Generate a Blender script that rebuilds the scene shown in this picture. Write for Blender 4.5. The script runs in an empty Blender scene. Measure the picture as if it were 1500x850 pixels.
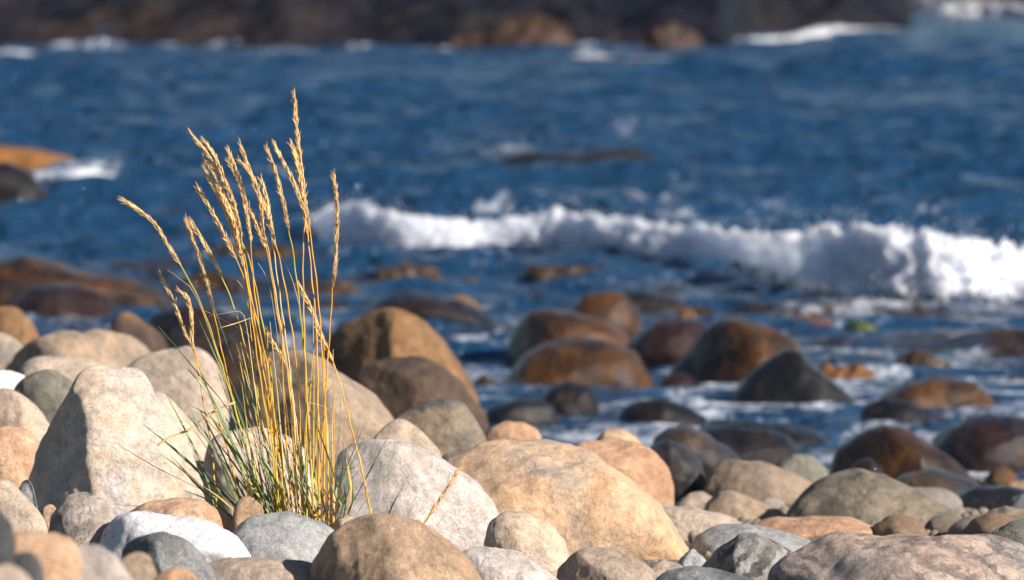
import bpy, math, random
import numpy as np
from mathutils import Vector, Matrix

R_ = math.radians
rng = np.random.RandomState(7)
random.seed(7)
scene = bpy.context.scene
COL = scene.collection

# ------------------------------------------------------------------ camera
CAM_Z, PITCH, LENS, FPX = 1.6, R_(3.52), 200.0, 1500 * 200.0 / 36.0
cd = bpy.data.cameras.new('camera')
cam = bpy.data.objects.new('camera', cd)
COL.objects.link(cam)
cam.location = (0, 0, CAM_Z)
cam.rotation_euler = (R_(90) - PITCH, 0, 0)
cd.lens = LENS
cd.sensor_width = 36
cd.clip_start = 0.1
cd.clip_end = 6000
cd.dof.use_dof = True
cd.dof.focus_distance = 10.35
cd.dof.aperture_fstop = 7.2
scene.camera = cam

# ------------------------------------------------------------------ sky, sun, exposure
SUN_EL, SUN_AZ = R_(29), R_(124)          # azimuth clockwise from +Y (view direction)
w = bpy.data.worlds.new("World")
scene.world = w
w.use_nodes = True
nt = w.node_tree
sky = nt.nodes.new('ShaderNodeTexSky')
sky.sky_type = 'NISHITA'
sky.sun_disc = False
sky.sun_elevation = SUN_EL
sky.sun_rotation = SUN_AZ
sky.air_density = 1.0
sky.dust_density = 0.3
sky.ozone_density = 2.0
nt.links.new(sky.outputs[0], nt.nodes['Background'].inputs[0])
nt.nodes['Background'].inputs[1].default_value = 0.052
sd = bpy.data.lights.new('sun', 'SUN')
sd.energy = 5.0
sd.angle = R_(0.5)
sd.color = (1.0, 0.905, 0.79)
sun = bpy.data.objects.new('sun', sd)
COL.objects.link(sun)
sdir = Vector((math.sin(SUN_AZ) * math.cos(SUN_EL), math.cos(SUN_AZ) * math.cos(SUN_EL), math.sin(SUN_EL)))
sun.rotation_euler = (-sdir).to_track_quat('-Z', 'Y').to_euler()
sun.location = (5, 0, 8)
scene.view_settings.view_transform = 'Standard'
scene.view_settings.look = 'None'
scene.view_settings.gamma = 1
scene.view_settings.exposure = 0.80
scene.render.engine = 'CYCLES'

# ------------------------------------------------------------------ helpers
cp, sp = math.cos(PITCH), math.sin(PITCH)


def P(px, py, Y):
    """point at horizontal distance Y from the camera along photo ray (px,py)"""
    u = (px - 750) / FPX
    v = (425 - py) / FPX
    dy = cp + v * sp
    dz = -sp + v * cp
    t = Y / dy
    return np.array((u * t, Y, CAM_Z + dz * t))


def Ysurf(py, z=0.0):
    """distance at which the ray of photo row py meets height z"""
    v = (425 - py) / FPX
    return (z - CAM_Z) / (-sp + v * cp) * (cp + v * sp)


TY = np.array([2, 4, 7, 8, 9, 10, 11, 12, 14, 16, 17.2, 18, 25, 40, 70, 4000.])
TZ = np.array([0.80, 0.74, .66, .60, .53, .455, .41, .37, .236, .089, 0, -.06, -.4, -1., -2., -6.])


def terr(Y):
    return np.interp(Y, TY, TZ)


def _h(ix, iy, iz, s):
    n = (ix * 73856093) ^ (iy * 19349663) ^ (iz * 83492791) ^ (s * 2654435)
    n = (n ^ (n >> 13)) & 0x7fffffff
    n = (n * 1274126177) & 0x7fffffff
    n = n ^ (n >> 16)
    return (n & 0xffff) / 32767.5 - 1.0


def noise3(p, s=0):
    """value noise, p (N,3) -> (N,) in -1..1"""
    p = np.asarray(p, float)
    i = np.floor(p).astype(np.int64)
    f = p - i
    f = f * f * f * (f * (f * 6 - 15) + 10)
    r = 0
    for dx in (0, 1):
        wx = f[:, 0] if dx else 1 - f[:, 0]
        for dy in (0, 1):
            wy = f[:, 1] if dy else 1 - f[:, 1]
            for dz in (0, 1):
                wz = f[:, 2] if dz else 1 - f[:, 2]
                r = r + wx * wy * wz * _h(i[:, 0] + dx, i[:, 1] + dy, i[:, 2] + dz, s)
    return r


def fbm(p, s=0, octv=4, gain=.5, lac=2.07):
    a, r, t = 1.0, 0, 0
    p = np.asarray(p, float)
    for k in range(octv):
        r = r + a * noise3(p, s + k * 17)
        t += a
        a *= gain
        p = p * lac + 13.7
    return r / t


def sstep(a, b, x):
    t = np.clip((x - a) / (b - a), 0, 1)
    return t * t * (3 - 2 * t)


def link_mesh(name, V, F, mat, parent=None, smooth=True, loc=None):
    me = bpy.data.meshes.new(name)
    V = np.asarray(V, float)
    if loc is not None:
        V = V - np.asarray(loc)
    if isinstance(F, np.ndarray):
        n = F.shape[1]
        me.vertices.add(len(V))
        me.vertices.foreach_set('co', V.astype(np.float32).ravel())
        me.loops.add(F.size)
        me.loops.foreach_set('vertex_index', F.astype(np.int32).ravel())
        me.polygons.add(len(F))
        me.polygons.foreach_set('loop_start', np.arange(0, F.size, n, dtype=np.int32))
        me.polygons.foreach_set('loop_total', np.full(len(F), n, dtype=np.int32))
        me.update(calc_edges=True)
        me.validate()
    else:
        me.from_pydata([tuple(v) for v in V], [], F)
    if smooth:
        me.polygons.foreach_set('use_smooth', np.ones(len(me.polygons), dtype=bool))
    if mat:
        me.materials.append(mat)
    o = bpy.data.objects.new(name, me)
    COL.objects.link(o)
    if loc is not None:
        o.location = tuple(loc)
    if parent is not None:
        o.parent = parent
        if loc is not None:
            o.location = Vector(loc) - parent.location
    return o


def tag(o, label=None, cat=None, group=None, kind=None):
    if label: o['label'] = label
    if cat: o['category'] = cat
    if group: o['group'] = group
    if kind: o['kind'] = kind
    return o


def empty(name, loc):
    o = bpy.data.objects.new(name, None)
    o.empty_display_size = .05
    COL.objects.link(o)
    o.location = tuple(loc)
    return o


def icosphere(sub):
    t = (1 + 5 ** .5) / 2
    V = [(-1, t, 0), (1, t, 0), (-1, -t, 0), (1, -t, 0), (0, -1, t), (0, 1, t), (0, -1, -t), (0, 1, -t),
         (t, 0, -1), (t, 0, 1), (-t, 0, -1), (-t, 0, 1)]
    F = [(0, 11, 5), (0, 5, 1), (0, 1, 7), (0, 7, 10), (0, 10, 11), (1, 5, 9), (5, 11, 4), (11, 10, 2), (10, 7, 6),
         (7, 1, 8), (3, 9, 4), (3, 4, 2), (3, 2, 6), (3, 6, 8), (3, 8, 9), (4, 9, 5), (2, 4, 11), (6, 2, 10),
         (8, 6, 7), (9, 8, 1)]
    V = [np.array(v) / np.linalg.norm(v) for v in V]
    for _ in range(sub):
        mid, G = {}, []

        def m(a, b):
            k = (min(a, b), max(a, b))
            if k not in mid:
                q = V[a] + V[b]
                V.append(q / np.linalg.norm(q))
                mid[k] = len(V) - 1
            return mid[k]
        for a, b, c in F:
            ab, bc, ca = m(a, b), m(b, c), m(c, a)
            G += [(a, ab, ca), (b, bc, ab), (c, ca, bc), (ab, bc, ca)]
        F = G
    return np.array(V), np.array(F)


ICO = {k: icosphere(k) for k in (1, 2, 3, 4, 5)}
_v6 = None

# ------------------------------------------------------------------ materials


class NT:
    def __init__(s, name):
        s.m = bpy.data.materials.new(name)
        s.m.use_nodes = True
        s.t = s.m.node_tree
        s.b = s.t.nodes['Principled BSDF']

    def n(s, typ, **kw):
        x = s.t.nodes.new('ShaderNode' + typ)
        for k, v in kw.items():
            setattr(x, k, v)
        return x

    def l(s, a, b):
        s.t.links.new(a, b)

    def noise(s, vec, scale, detail=4, rough=.55, dist=0.):
        x = s.n('TexNoise')
        x.inputs['Scale'].default_value = scale
        x.inputs['Detail'].default_value = detail
        x.inputs['Roughness'].default_value = rough
        x.inputs['Distortion'].default_value = dist
        s.l(vec, x.inputs['Vector'])
        return x.outputs[0]

    def ramp(s, fac, stops):
        x = s.n('ValToRGB')
        e = x.color_ramp.elements
        while len(e) < len(stops):
            e.new(.5)
        for i, (p, c) in enumerate(stops):
            e[i].position = p
            if not hasattr(c, '__len__'):
                c = (c, c, c)
            e[i].color = (*c, 1)
        s.l(fac, x.inputs[0])
        return x.outputs[0]

    def mix(s, fac, a, b, mode='MIX'):
        x = s.n('Mix', data_type='RGBA', blend_type=mode)
        for sock, v in ((x.inputs[0], fac), (x.inputs[6], a), (x.inputs[7], b)):
            if isinstance(v, (int, float)):
                sock.default_value = v
            elif isinstance(v, tuple):
                sock.default_value = (*v, 1)
            else:
                s.l(v, sock)
        return x.outputs[2]

    def bump(s, h, dist, strength=1., prev=None):
        x = s.n('Bump')
        x.inputs['Strength'].default_value = strength
        x.inputs['Distance'].default_value = dist
        s.l(h, x.inputs['Height'])
        if prev is not None:
            s.l(prev, x.inputs['Normal'])
        return x.outputs[0]

    def coords(s):
        tc = s.n('TexCoord')
        oi = s.n('ObjectInfo')
        ml = s.n('Math', operation='MULTIPLY')
        s.l(oi.outputs['Random'], ml.inputs[0])
        ml.inputs[1].default_value = 37.0
        add = s.n('VectorMath', operation='ADD')
        s.l(tc.outputs['Object'], add.inputs[0])
        s.l(ml.outputs[0], add.inputs[1])
        return add.outputs[0]


MATS = {}


def rockmat(key, c1, c2, c3, speck=.35, dark=(.06, .055, .05), stripe=0, stripe_col=None, rot=(0, .5, .3), sfreq=14,
            stain=None, stain_amt=.45, rough=.8, wet=0., bump=1.0, scale=1.0, light=.0, bands=5.0, crack=0.):
    s = NT('stone_' + key)
    v = s.coords()
    big = s.noise(v, 4.5 * scale, 6, .62, 1.0)
    col = s.ramp(big, [(.36, c1), (.5, c2), (.62, c3)])
    mott = s.noise(v, 45 * scale, 6, .7, .3)
    col = s.mix(1.0, col, s.ramp(mott, [(.28, .66), (.5, .98), (.72, 1.24)]), 'MULTIPLY')
    patch = s.noise(v, 19 * scale, 5, .65, 1.2)
    col = s.mix(1.0, col, s.ramp(patch, [(.33, (.78, .77, .78)), (.5, (.98, .97, .96)), (.66, (1.12, 1.09, 1.04))]), 'MULTIPLY')
    if stain is not None:
        st = s.noise(v, 11 * scale, 6, .72, .8)
        f = s.ramp(st, [(.56, 0.), (.70, stain_amt)])
        col = s.mix(f, col, stain)
    height = mott
    if crack:
        cn = s.noise(v, 5.5, 7, .6, .9)
        col = s.mix(s.ramp(cn, [(.484, 0.), (.50, crack), (.516, 0.)]), col, dark)
    if stripe:
        mp = s.n('Mapping')
        mp.inputs['Rotation'].default_value = rot
        s.l(v, mp.inputs[0])
        wv = s.n('TexWave', wave_type='BANDS', bands_direction='Z')
        wv.inputs['Scale'].default_value = sfreq
        wv.inputs['Distortion'].default_value = bands
        wv.inputs['Detail'].default_value = 5
        wv.inputs['Detail Scale'].default_value = 1.2
        wv.inputs['Detail Roughness'].default_value = .65
        s.l(mp.outputs[0], wv.inputs[0])
        wm = s.ramp(s.noise(v, 9, 3), [(.38, 0.), (.58, stripe)])
        wf = s.ramp(wv.outputs[1], [(.45, 0.), (.85, 1.)])
        ff = s.n('Math', operation='MULTIPLY')
        s.l(wm, ff.inputs[0]); s.l(wf, ff.inputs[1])
        col = s.mix(ff.outputs[0], col, stripe_col or dark)
    fine = s.noise(v, 330, 3, .7)
    fsp = s.ramp(fine, [(.30, speck), (.42, 0.)])
    col = s.mix(fsp, col, dark)
    fine3 = s.noise(v, 140, 6, .85)
    col = s.mix(1., col, s.ramp(s.noise(v, 210, 4, .75), [(.3, .72), (.5, 1.), (.7, 1.22)]), 'MULTIPLY')
    col = s.mix(s.ramp(fine3, [(.60, 0.), (.72, speck * .6)]), col, dark)
    if light:
        fine2 = s.noise(v, 420, 2, .6)
        col = s.mix(s.ramp(fine2, [(.60, 0.), (.72, light)]), col, (.8, .78, .74))
    oi = s.n('ObjectInfo')
    hs = s.n('HueSaturation')
    mr = s.n('MapRange')
    s.l(oi.outputs['Random'], mr.inputs[0])
    mr.inputs[3].default_value = .88; mr.inputs[4].default_value = 1.12
    s.l(mr.outputs[0], hs.inputs['Value'])
    s.l(col, hs.inputs['Color'])
    outc = s.mix(1., hs.outputs[0], (.82, .78, .72), 'MULTIPLY') if wet else hs.outputs[0]   # soaked stone
    s.l(outc, s.b.inputs['Base Color'])
    # crack lines
    vo = s.n('TexVoronoi', feature='DISTANCE_TO_EDGE')
    vo.inputs['Scale'].default_value = 9
    wp = s.mix(.12, v, s.n('TexNoise').outputs[1])
    s.l(wp, vo.inputs['Vector'])
    if wet: bump *= .5
    b1 = s.bump(s.noise(v, 16 * scale, 6, .62, .4), .012 * bump)
    b2 = s.bump(height, .006 * bump, 1., b1)
    b3 = s.bump(fine3, .0035 * bump, 1., b2)
    s.l(b3, s.b.inputs['Normal'])
    s.b.inputs['Roughness'].default_value = rough
    s.b.inputs['Specular IOR Level'].default_value = .3
    if wet:
        s.b.inputs['Coat Weight'].default_value = wet * .65
        s.b.inputs['Coat Roughness'].default_value = .05
        s.b.inputs['Specular IOR Level'].default_value = .1
        s.b.inputs['Coat IOR'].default_value = 1.45
        cb = s.bump(s.noise(v, 110, 4, .6), .005, 1., s.bump(s.noise(v, 34, 4, .6), .011))
        s.l(cb, s.b.inputs['Coat Normal'])
    MATS[key] = s.m
    return s.m


rockmat('pale', (.69, .54, .41), (.73, .62, .52), (.58, .53, .51), speck=.5, dark=(.20, .155, .12), stain=(.62, .44, .26), stain_amt=.5, bump=1.5, crack=.0)
rockmat('paletan', (.58, .44, .32), (.62, .50, .40), (.48, .40, .33), speck=.3, dark=(.25, .18, .13), stain=(.62, .40, .25), stain_amt=.3, crack=.3)
rockmat('greywhite', (.52, .46, .43), (.58, .52, .49), (.46, .41, .385), speck=.4, dark=(.24, .20, .19), stain=(.52, .42, .33), stain_amt=.4, crack=.35)
rockmat('orange', (.64, .41, .245), (.66, .475, .33), (.44, .36, .30), speck=.3, dark=(.26, .16, .1), stain=(.66, .34, .12), stain_amt=.45)
rockmat('peach', (.50, .29, .17), (.54, .34, .22), (.42, .25, .16), speck=.3, dark=(.2, .12, .09), stain=(.5, .36, .26), stain_amt=.4)
rockmat('tan', (.54, .345, .20), (.36, .26, .185), (.62, .43, .28), speck=.4, dark=(.13, .095, .07), stain=(.50, .36, .24), stain_amt=.6, crack=.4)
rockmat('tangrey', (.36, .27, .195), (.30, .24, .19), (.40, .29, .20), speck=.25, dark=(.14, .11, .09), bump=.8)
rockmat('granite', (.56, .41, .335), (.60, .49, .42), (.36, .33, .32), speck=.9, dark=(.10, .09, .085), stain=(.60, .36, .25), stain_amt=.65, stripe=.7, sfreq=9, stripe_col=(.12, .11, .11), rot=(0, -.5, .6), light=.35, bands=9, crack=.5)
rockmat('grey', (.30, .31, .33), (.37, .38, .39), (.43, .43, .44), speck=.65, dark=(.10, .105, .115), light=.3, crack=.3)
rockmat('darkgrey', (.10, .10, .11), (.16, .165, .175), (.25, .255, .265), speck=.6, dark=(.04, .042, .05), light=.5, scale=1.3)
rockmat('charcoal', (.045, .048, .055), (.07, .073, .08), (.10, .10, .105), speck=.4, dark=(.02, .02, .022), light=.25)
rockmat('marble', (.74, .755, .79), (.79, .79, .81), (.66, .68, .73), speck=.10, dark=(.35, .36, .42), stripe=.25, sfreq=6, stripe_col=(.5, .52, .58), bump=.9)
rockmat('salmon', (.56, .34, .21), (.60, .40, .27), (.50, .30, .19), speck=.5, dark=(.28, .14, .08), light=.3)
rockmat('folded', (.44, .37, .33), (.52, .45, .42), (.38, .33, .28), speck=.4, dark=(.10, .085, .075), stripe=.85, stripe_col=(.13, .105, .085), sfreq=7, rot=(.3, .7, .2), bands=7, crack=.7)
rockmat('swirl', (.22, .215, .21), (.38, .365, .35), (.50, .48, .46), speck=.3, dark=(.06, .06, .06), stripe=.9, stripe_col=(.07, .07, .07), sfreq=9, rot=(.2, 1.1, .1), bands=10)
rockmat('greytan', (.42, .345, .28), (.48, .38, .30), (.30, .27, .245), speck=.3, dark=(.12, .11, .1))
rockmat('olive', (.20, .175, .135), (.26, .22, .17), (.16, .15, .13), speck=.35, dark=(.06, .055, .045), stain=(.30, .21, .12), stain_amt=.4, stripe=.5, sfreq=5, crack=.5)
rockmat('layered', (.26, .22, .18), (.34, .27, .19), (.22, .21, .20), speck=.3, dark=(.08, .07, .06), stripe=.9, stripe_col=(.10, .105, .10), sfreq=4, rot=(0, .15, 0), bands=4)
rockmat('brown', (.20, .11, .05), (.24, .14, .07), (.12, .075, .05), speck=.3, dark=(.06, .035, .025), stain=(.30, .17, .075), stain_amt=.5)
rockmat('browngrey', (.055, .042, .04), (.12, .08, .058), (.22, .135, .08), speck=.3, dark=(.05, .04, .035))
rockmat('wetbrown', (.115, .050, .013), (.05, .026, .013), (.016, .012, .013), speck=.3, dark=(.03, .02, .015), stain=(.17, .085, .02), stain_amt=.6, rough=.4, wet=1., bump=1.3)
rockmat('wetdark', (.008, .009, .014), (.018, .015, .018), (.03, .018, .014), speck=.3, dark=(.006, .006, .008), rough=.4, wet=1.)
rockmat('wetpurple', (.02, .011, .012), (.035, .018, .015), (.014, .012, .016), speck=.3, dark=(.01, .007, .007), rough=.4, wet=1.)
rockmat('wetblack', (.008, .009, .012), (.018, .018, .021), (.006, .006, .009), speck=.2, dark=(.008, .008, .01), rough=.35, wet=1., light=.12, bump=1.2)
rockmat('wetgrey', (.025, .025, .035), (.05, .045, .05), (.10, .07, .045), speck=.3, dark=(.03, .03, .035), rough=.4, wet=1.)
rockmat('farbrown', (.055, .028, .016), (.035, .020, .016), (.014, .012, .018), speck=.2, rough=.5, scale=.08)
rockmat('greygreen', (.17, .175, .15), (.24, .23, .19), (.13, .135, .12), speck=.3, dark=(.05, .05, .045))
rockmat('red', (.20, .08, .05), (.16, .07, .05), (.12, .06, .045), speck=.2)


def simplemat(key, col, rough=.6, var=.25, scale=40, bump=0, bscale=60, trans=0.0, coat=0.):
    s = NT(key)
    v = s.coords()
    n = s.noise(v, scale, 4)
    c = s.mix(1., col, s.ramp(n, [(.3, 1 - var), (.7, 1 + var)]), 'MULTIPLY')
    s.l(c, s.b.inputs['Base Color'])
    s.b.inputs['Roughness'].default_value = rough
    s.b.inputs['Specular IOR Level'].default_value = .3
    if coat:
        s.b.inputs['Coat Weight'].default_value = coat
        s.b.inputs['Coat Roughness'].default_value = .1
    if bump:
        s.l(s.bump(s.noise(v, bscale, 5), bump), s.b.inputs['Normal'])
    if trans:
        tr = s.n('BsdfTranslucent')
        s.l(c, tr.inputs[0])
        mx = s.n('MixShader')
        mx.inputs[0].default_value = trans
        s.l(s.b.outputs[0], mx.inputs[1]); s.l(tr.outputs[0], mx.inputs[2])
        s.l(mx.outputs[0], s.t.nodes['Material Output'].inputs[0])
    MATS[key] = s.m
    return s.m


simplemat('straw_head', (.80, .55, .26), .6, .3, 120, trans=.15)
simplemat('straw_stem', (.76, .39, .06), .45, .25, 30, trans=.1)
simplemat('straw_pale', (.72, .52, .25), .5, .2, 30, trans=.1)
simplemat('olive_stem', (.50, .42, .06), .5, .25, 20, trans=.1)
simplemat('leaf_green', (.16, .25, .11), .45, .35, 18, trans=.2)
simplemat('leaf_grey', (.30, .38, .27), .45, .3, 18, trans=.2)
simplemat('leaf_yellow', (.42, .38, .10), .5, .3, 18, trans=.2)
simplemat('kelp', (.13, .052, .010), .35, .5, 30, bump=.02, bscale=30, coat=.5)
simplemat('kelp_dark', (.05, .03, .014), .35, .5, 30, bump=.02, bscale=30, coat=.4)
simplemat('kelp_orange', (.21, .095, .025), .5, .5, 6, bump=.03, bscale=14, coat=.2)
simplemat('alga', (.055, .075, .012), .4, .4, 30, bump=.02, bscale=30, coat=.4)
simplemat('seabed_gravel', (.16, .14, .12), .9, .5, 30, bump=.02, bscale=50)
simplemat('foam', (.54, .57, .65), .8, .16, 30, bump=.02, bscale=30)
_fb = MATS['foam'].node_tree.nodes['Principled BSDF']
_fb.inputs['Subsurface Weight'].default_value = 1.0
_fb.inputs['Subsurface Radius'].default_value = (.97, .97, 1.0)
_fb.inputs['Subsurface Scale'].default_value = .16

_ft = NT.__new__(NT)
_ft.m = MATS['foam']; _ft.t = MATS['foam'].node_tree; _ft.b = _fb
_tc = _ft.n('TexCoord')
_e = _ft.n('Attribute', attribute_name='edge')
_nz = _ft.noise(_tc.outputs['Object'], 26, 7, .72)
_m = _ft.n('Math', operation='MULTIPLY_ADD')
_ft.l(_e.outputs['Fac'], _m.inputs[0]); _m.inputs[1].default_value = -.70
_ft.l(_nz, _m.inputs[2])
_ft.l(_ft.ramp(_m.outputs[0], [(.10, 0.), (.22, 1.)]), _fb.inputs['Alpha'])
# ------------------------------------------------------------------ ground
gx = np.concatenate([-np.geomspace(2500, 5, 20), np.linspace(-4, 4, 161), np.geomspace(5, 2500, 20)])
gy = np.concatenate([[-800, -60, -10, 0, 3, 5], np.linspace(6, 19, 200), np.geomspace(20, 4500, 30)])
GX, GY = np.meshgrid(gx, gy)
q = np.stack([GX.ravel() * 4, GY.ravel() * 4, 0 * GX.ravel()], 1)
gz = terr(GY.ravel()) + .02 * fbm(q, 3) - .05
V = np.stack([GX.ravel(), GY.ravel(), gz], 1)
nx, ny = len(gx), len(gy)
idx = np.arange(nx * ny).reshape(ny, nx)
F = np.stack([idx[:-1, :-1].ravel(), idx[:-1, 1:].ravel(), idx[1:, 1:].ravel(), idx[1:, :-1].ravel()], 1)
ground = link_mesh('ground', V, F, MATS['seabed_gravel'])
tag(ground, kind='structure')

# ------------------------------------------------------------------ sea
# foam blobs on the water: photo position (px,row), half size in px, strength
BLOBS = [
    (30, 55, 45, 9, .9), (105, 70, 30, 7, .8), (165, 70, 30, 8, .9), (270, 66, 24, 7, .9), (330, 70, 60, 7, .5), (440, 62, 70, 16, .5),
    (530, 74, 26, 6, .9), (640, 74, 50, 6, .6), (860, 75, 16, 9, .9), (910, 78, 60, 6, .5), (1010, 72, 30, 6, .6),
    (120, 262, 85, 13, 1.), (70, 268, 40, 10, .9), (230, 262, 60, 10, .5), (300, 285, 60, 12, .6), (370, 268, 50, 12, .5),
    (60, 200, 60, 8, .35), (50, 318, 40, 8, .5),
    (770, 236, 70, 4, .6), (905, 226, 44, 6, .6), (980, 248, 50, 7, .55), (935, 296, 20, 8, .6), (975, 296, 12, 7, .6),
    (110, 468, 60, 11, 1.), (60, 470, 20, 12, .9), (730, 540, 30, 10, .6), (770, 575, 40, 8, .7), (715, 545, 20, 6, .6),
    (1105, 602, 32, 9, 1.), (1160, 606, 70, 7, .6), (860, 632, 60, 14, .75), (940, 630, 35, 12, .7), (900, 612, 60, 7, .4),
    (1170, 650, 40, 7, .8), (1120, 672, 40, 8, .8), (1240, 580, 50, 8, .5), (970, 548, 50, 8, .7), (1040, 590, 40, 6, .6),
    (1400, 606, 60, 8, .5), (1460, 690, 60, 8, .6), (1300, 556, 30, 7, .6), (1020, 664, 26, 8, .5),
    (520, 378, 90, 7, .5), (700, 384, 120, 7, .4), (1250, 462, 160, 9, .5), (980, 410, 100, 8, .35), (990, 640, 40, 8, .4),
    (860, 560, 60, 8, .3), (1260, 620, 80, 10, .35), (1140, 560, 50, 10, .4),
]
# breaking waves: (px list, base row list, height in px list)
BREAK = {
    'main': ([455, 480, 520, 580, 650, 720, 790, 835, 870, 930, 1020, 1080, 1130, 1180, 1230, 1300, 1390, 1460, 1530, 1620, 1720],
             [350, 360, 369, 373, 374, 373, 374, 376, 380, 384, 389, 396, 412, 431, 444, 452, 455, 453, 451, 451, 446],
             [34, 60, 74, 66, 58, 52, 58, 76, 66, 70, 64, 66, 84, 104, 124, 124, 112, 106, 106, 96, 50]),
}
Yv = np.concatenate([np.geomspace(14.5, 32, 620), np.geomspace(32.03, 150, 560), np.geomspace(152, 4500, 40)])
g0 = np.linspace(-.14, .14, 720)
gout = .14 + np.geomspace(.001, 4, 70)
gu = np.concatenate([-gout[::-1], g0, gout])
YY, UU = np.meshgrid(Yv, gu, indexing='ij')
XX = (YY * UU).ravel(); YW = YY.ravel()
U = UU.ravel()
z = np.zeros_like(XX)
dX = np.zeros_like(XX); dY = np.zeros_like(XX)
wr = np.random.RandomState(11)
cell = YW * .00055 + np.interp(YW, [14, 32, 150], [.010, .018, .2]) * 1.0
calm = sstep(16, 30, YW)
gust = .75 + .5 * fbm(np.stack([XX / 5, YW / 9, 0 * XX], 1), 5, 3)
for k in range(90):
    lam = 0.20 * (4.2 / .20) ** (wr.rand() ** 1.35)
    ang = wr.normal(0, .42)                       # travel direction roughly towards the shore (-Y)
    kx, ky = math.sin(ang), -math.cos(ang)
    kk = 2 * math.pi / lam
    amp = .0118 * lam ** .80 * (1.15 if lam < 1.5 else .75) * .9
    ph = kk * (kx * XX + ky * YW) + wr.rand() * 6.28
    fade = sstep(2.2, 4.5, lam / cell)
    wgt = fade * (1 - .6 * sstep(70, 110, YW)) * (calm * .93 + .05 + (.18 if lam < .6 else 0) * (1 - calm)) * gust * (np.abs(U) < 2.5)
    a = amp * wgt
    z += a * np.sin(ph)
    dX += kx * a * .8 * np.cos(ph)
    dY += ky * a * .8 * np.cos(ph)
# swell behind the breaking wave and other dark humps
def bump_at(px, row, wx_px, wy_m, h):
    Yc = Ysurf(row)
    Xc = (px - 750) / FPX * Yc
    sx = wx_px / FPX * Yc
    return h * np.exp(-((XX - Xc) / sx) ** 2) * np.exp(-((YW - Yc) / wy_m) ** 2)
z += bump_at(850, 228, 150, 1.8, .16)
z += bump_at(1230, 118, 330, 6., .16)
z += bump_at(300, 140, 330, 5., .16)
z += bump_at(1050, 205, 260, 2.8, .12)
z += bump_at(200, 300, 200, 1.6, .10)
for nm, (xs, bs, hs) in BREAK.items():
    xs = np.array(xs, float); Yb = np.array([Ysurf(b) for b in bs]); Xb = (xs - 750) / FPX * Yb
    Hb = np.array(hs) / FPX * Yb
    yb = np.interp(XX, Xb, Yb); hb = np.interp(XX, Xb, Hb, left=0, right=Hb[-1] * .5)
    d = (YW - yb)
    z += .34 * hb * sstep(0.15, .7, d) * (1 - sstep(.5, 2.6, d))
# foam mask
foam = np.zeros_like(XX)
base = YW * 0
rowpx = 425 - FPX * np.tan(np.arctan2(-CAM_Z, YW) + PITCH)       # photo row of the calm surface
colpx = 750 + FPX * U / 1.0
nn = fbm(np.stack([XX * 5, YW * 5.5, 0 * XX], 1), 21, 5, .62)
n2 = fbm(np.stack([XX * 1.3, YW * 1.5, 0 * XX], 1), 31, 4, .6)
n5 = fbm(np.stack([XX * 1.6 + 40, YW * 2.0, 0 * XX], 1), 51, 5, .6)
for (bx, by, rx, ry, st) in BLOBS:
    Yc = Ysurf(by); Xc = (bx - 750) / FPX * Yc
    sx = rx / FPX * Yc
    sy = max(abs(Ysurf(by - ry) - Ysurf(by + ry)) / 2, .1)
    e = ((XX - Xc) / sx) ** 2 + ((YW - Yc) / sy) ** 2
    m = np.exp(-e * .9) * st
    foam = np.maximum(foam, m * (.62 + 1.3 * nn))
    z += .022 * (Yc / 25.) ** .4 * m * (m > .05) * (.6 + .9 * nn) * (1 if Yc > 22 else .2)
near = sstep(30, 19, YW) * (1 - sstep(19, 17, YW) * .2)
foam = np.maximum(foam, near * np.clip(.24 + 1.25 * nn + .8 * n2, 0, .75) * .75)
midf = sstep(23, 26, YW) * sstep(60, 36, YW)
foam = np.maximum(foam, midf * np.clip(-.42 + .9 * nn + .9 * n2, 0, .5))
foam = np.clip(foam, 0, 1)
weed = sstep(31, 25, YW) * sstep(19.5, 22.5, YW) * np.clip(n5 * 3.0 - .15, 0, 1) * (1 - foam)
V = np.stack([XX + dX, YW + dY, z], 1)
ny, nx = YY.shape
idx = np.arange(nx * ny).reshape(ny, nx)
F = np.stack([idx[:-1, :-1].ravel(), idx[:-1, 1:].ravel(), idx[1:, 1:].ravel(), idx[1:, :-1].ravel()], 1)
s = NT('sea_water')
tc = s.n('TexCoord')
at = s.n('Attribute', attribute_name='foam')
v = tc.outputs['Object']
mpf = s.n('Mapping'); mpf.inputs['Scale'].default_value = (1, .45, 1); s.l(v, mpf.inputs[0])
ff = s.noise(mpf.outputs[0], 15, 8, .8)
f1 = s.n('Math', operation='MULTIPLY_ADD')
s.l(ff, f1.inputs[0]); f1.inputs[1].default_value = 1.8; f1.inputs[2].default_value = -.9
f2 = s.n('Math', operation='ADD')
s.l(f1.outputs[0], f2.inputs[0]); s.l(at.outputs['Fac'], f2.inputs[1])
fr = s.ramp(f2.outputs[0], [(.22, 0.), (.75, 1.)])
deep = s.mix(s.noise(v, .5, 3), (.006, .031, .076), (.014, .052, .118))
aw = s.n('Attribute', attribute_name='weed')
deep = s.mix(aw.outputs['Fac'], deep, (.035, .020, .008))
s.l(s.mix(fr, deep, (.46, .50, .58)), s.b.inputs['Base Color'])
rr = s.n('MapRange')
s.l(fr, rr.inputs[0]); rr.inputs[3].default_value = .09; rr.inputs[4].default_value = .7
s.l(rr.outputs[0], s.b.inputs['Roughness'])
s.b.inputs['IOR'].default_value = 1.33
b0 = s.bump(s.noise(v, 1.7, 4, .6), .17)
b1 = s.bump(s.noise(v, 5, 4, .6), .08, 1., b0)
b2 = s.bump(s.noise(v, 22, 4, .6), .010, 1., b1)
s.l(b2, s.b.inputs['Normal'])
sea = link_mesh('sea', V, F, s.m)
att = sea.data.attributes.new('foam', 'FLOAT', 'POINT')
att.data.foreach_set('value', foam.astype(np.float32))
att = sea.data.attributes.new('weed', 'FLOAT', 'POINT')
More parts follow.
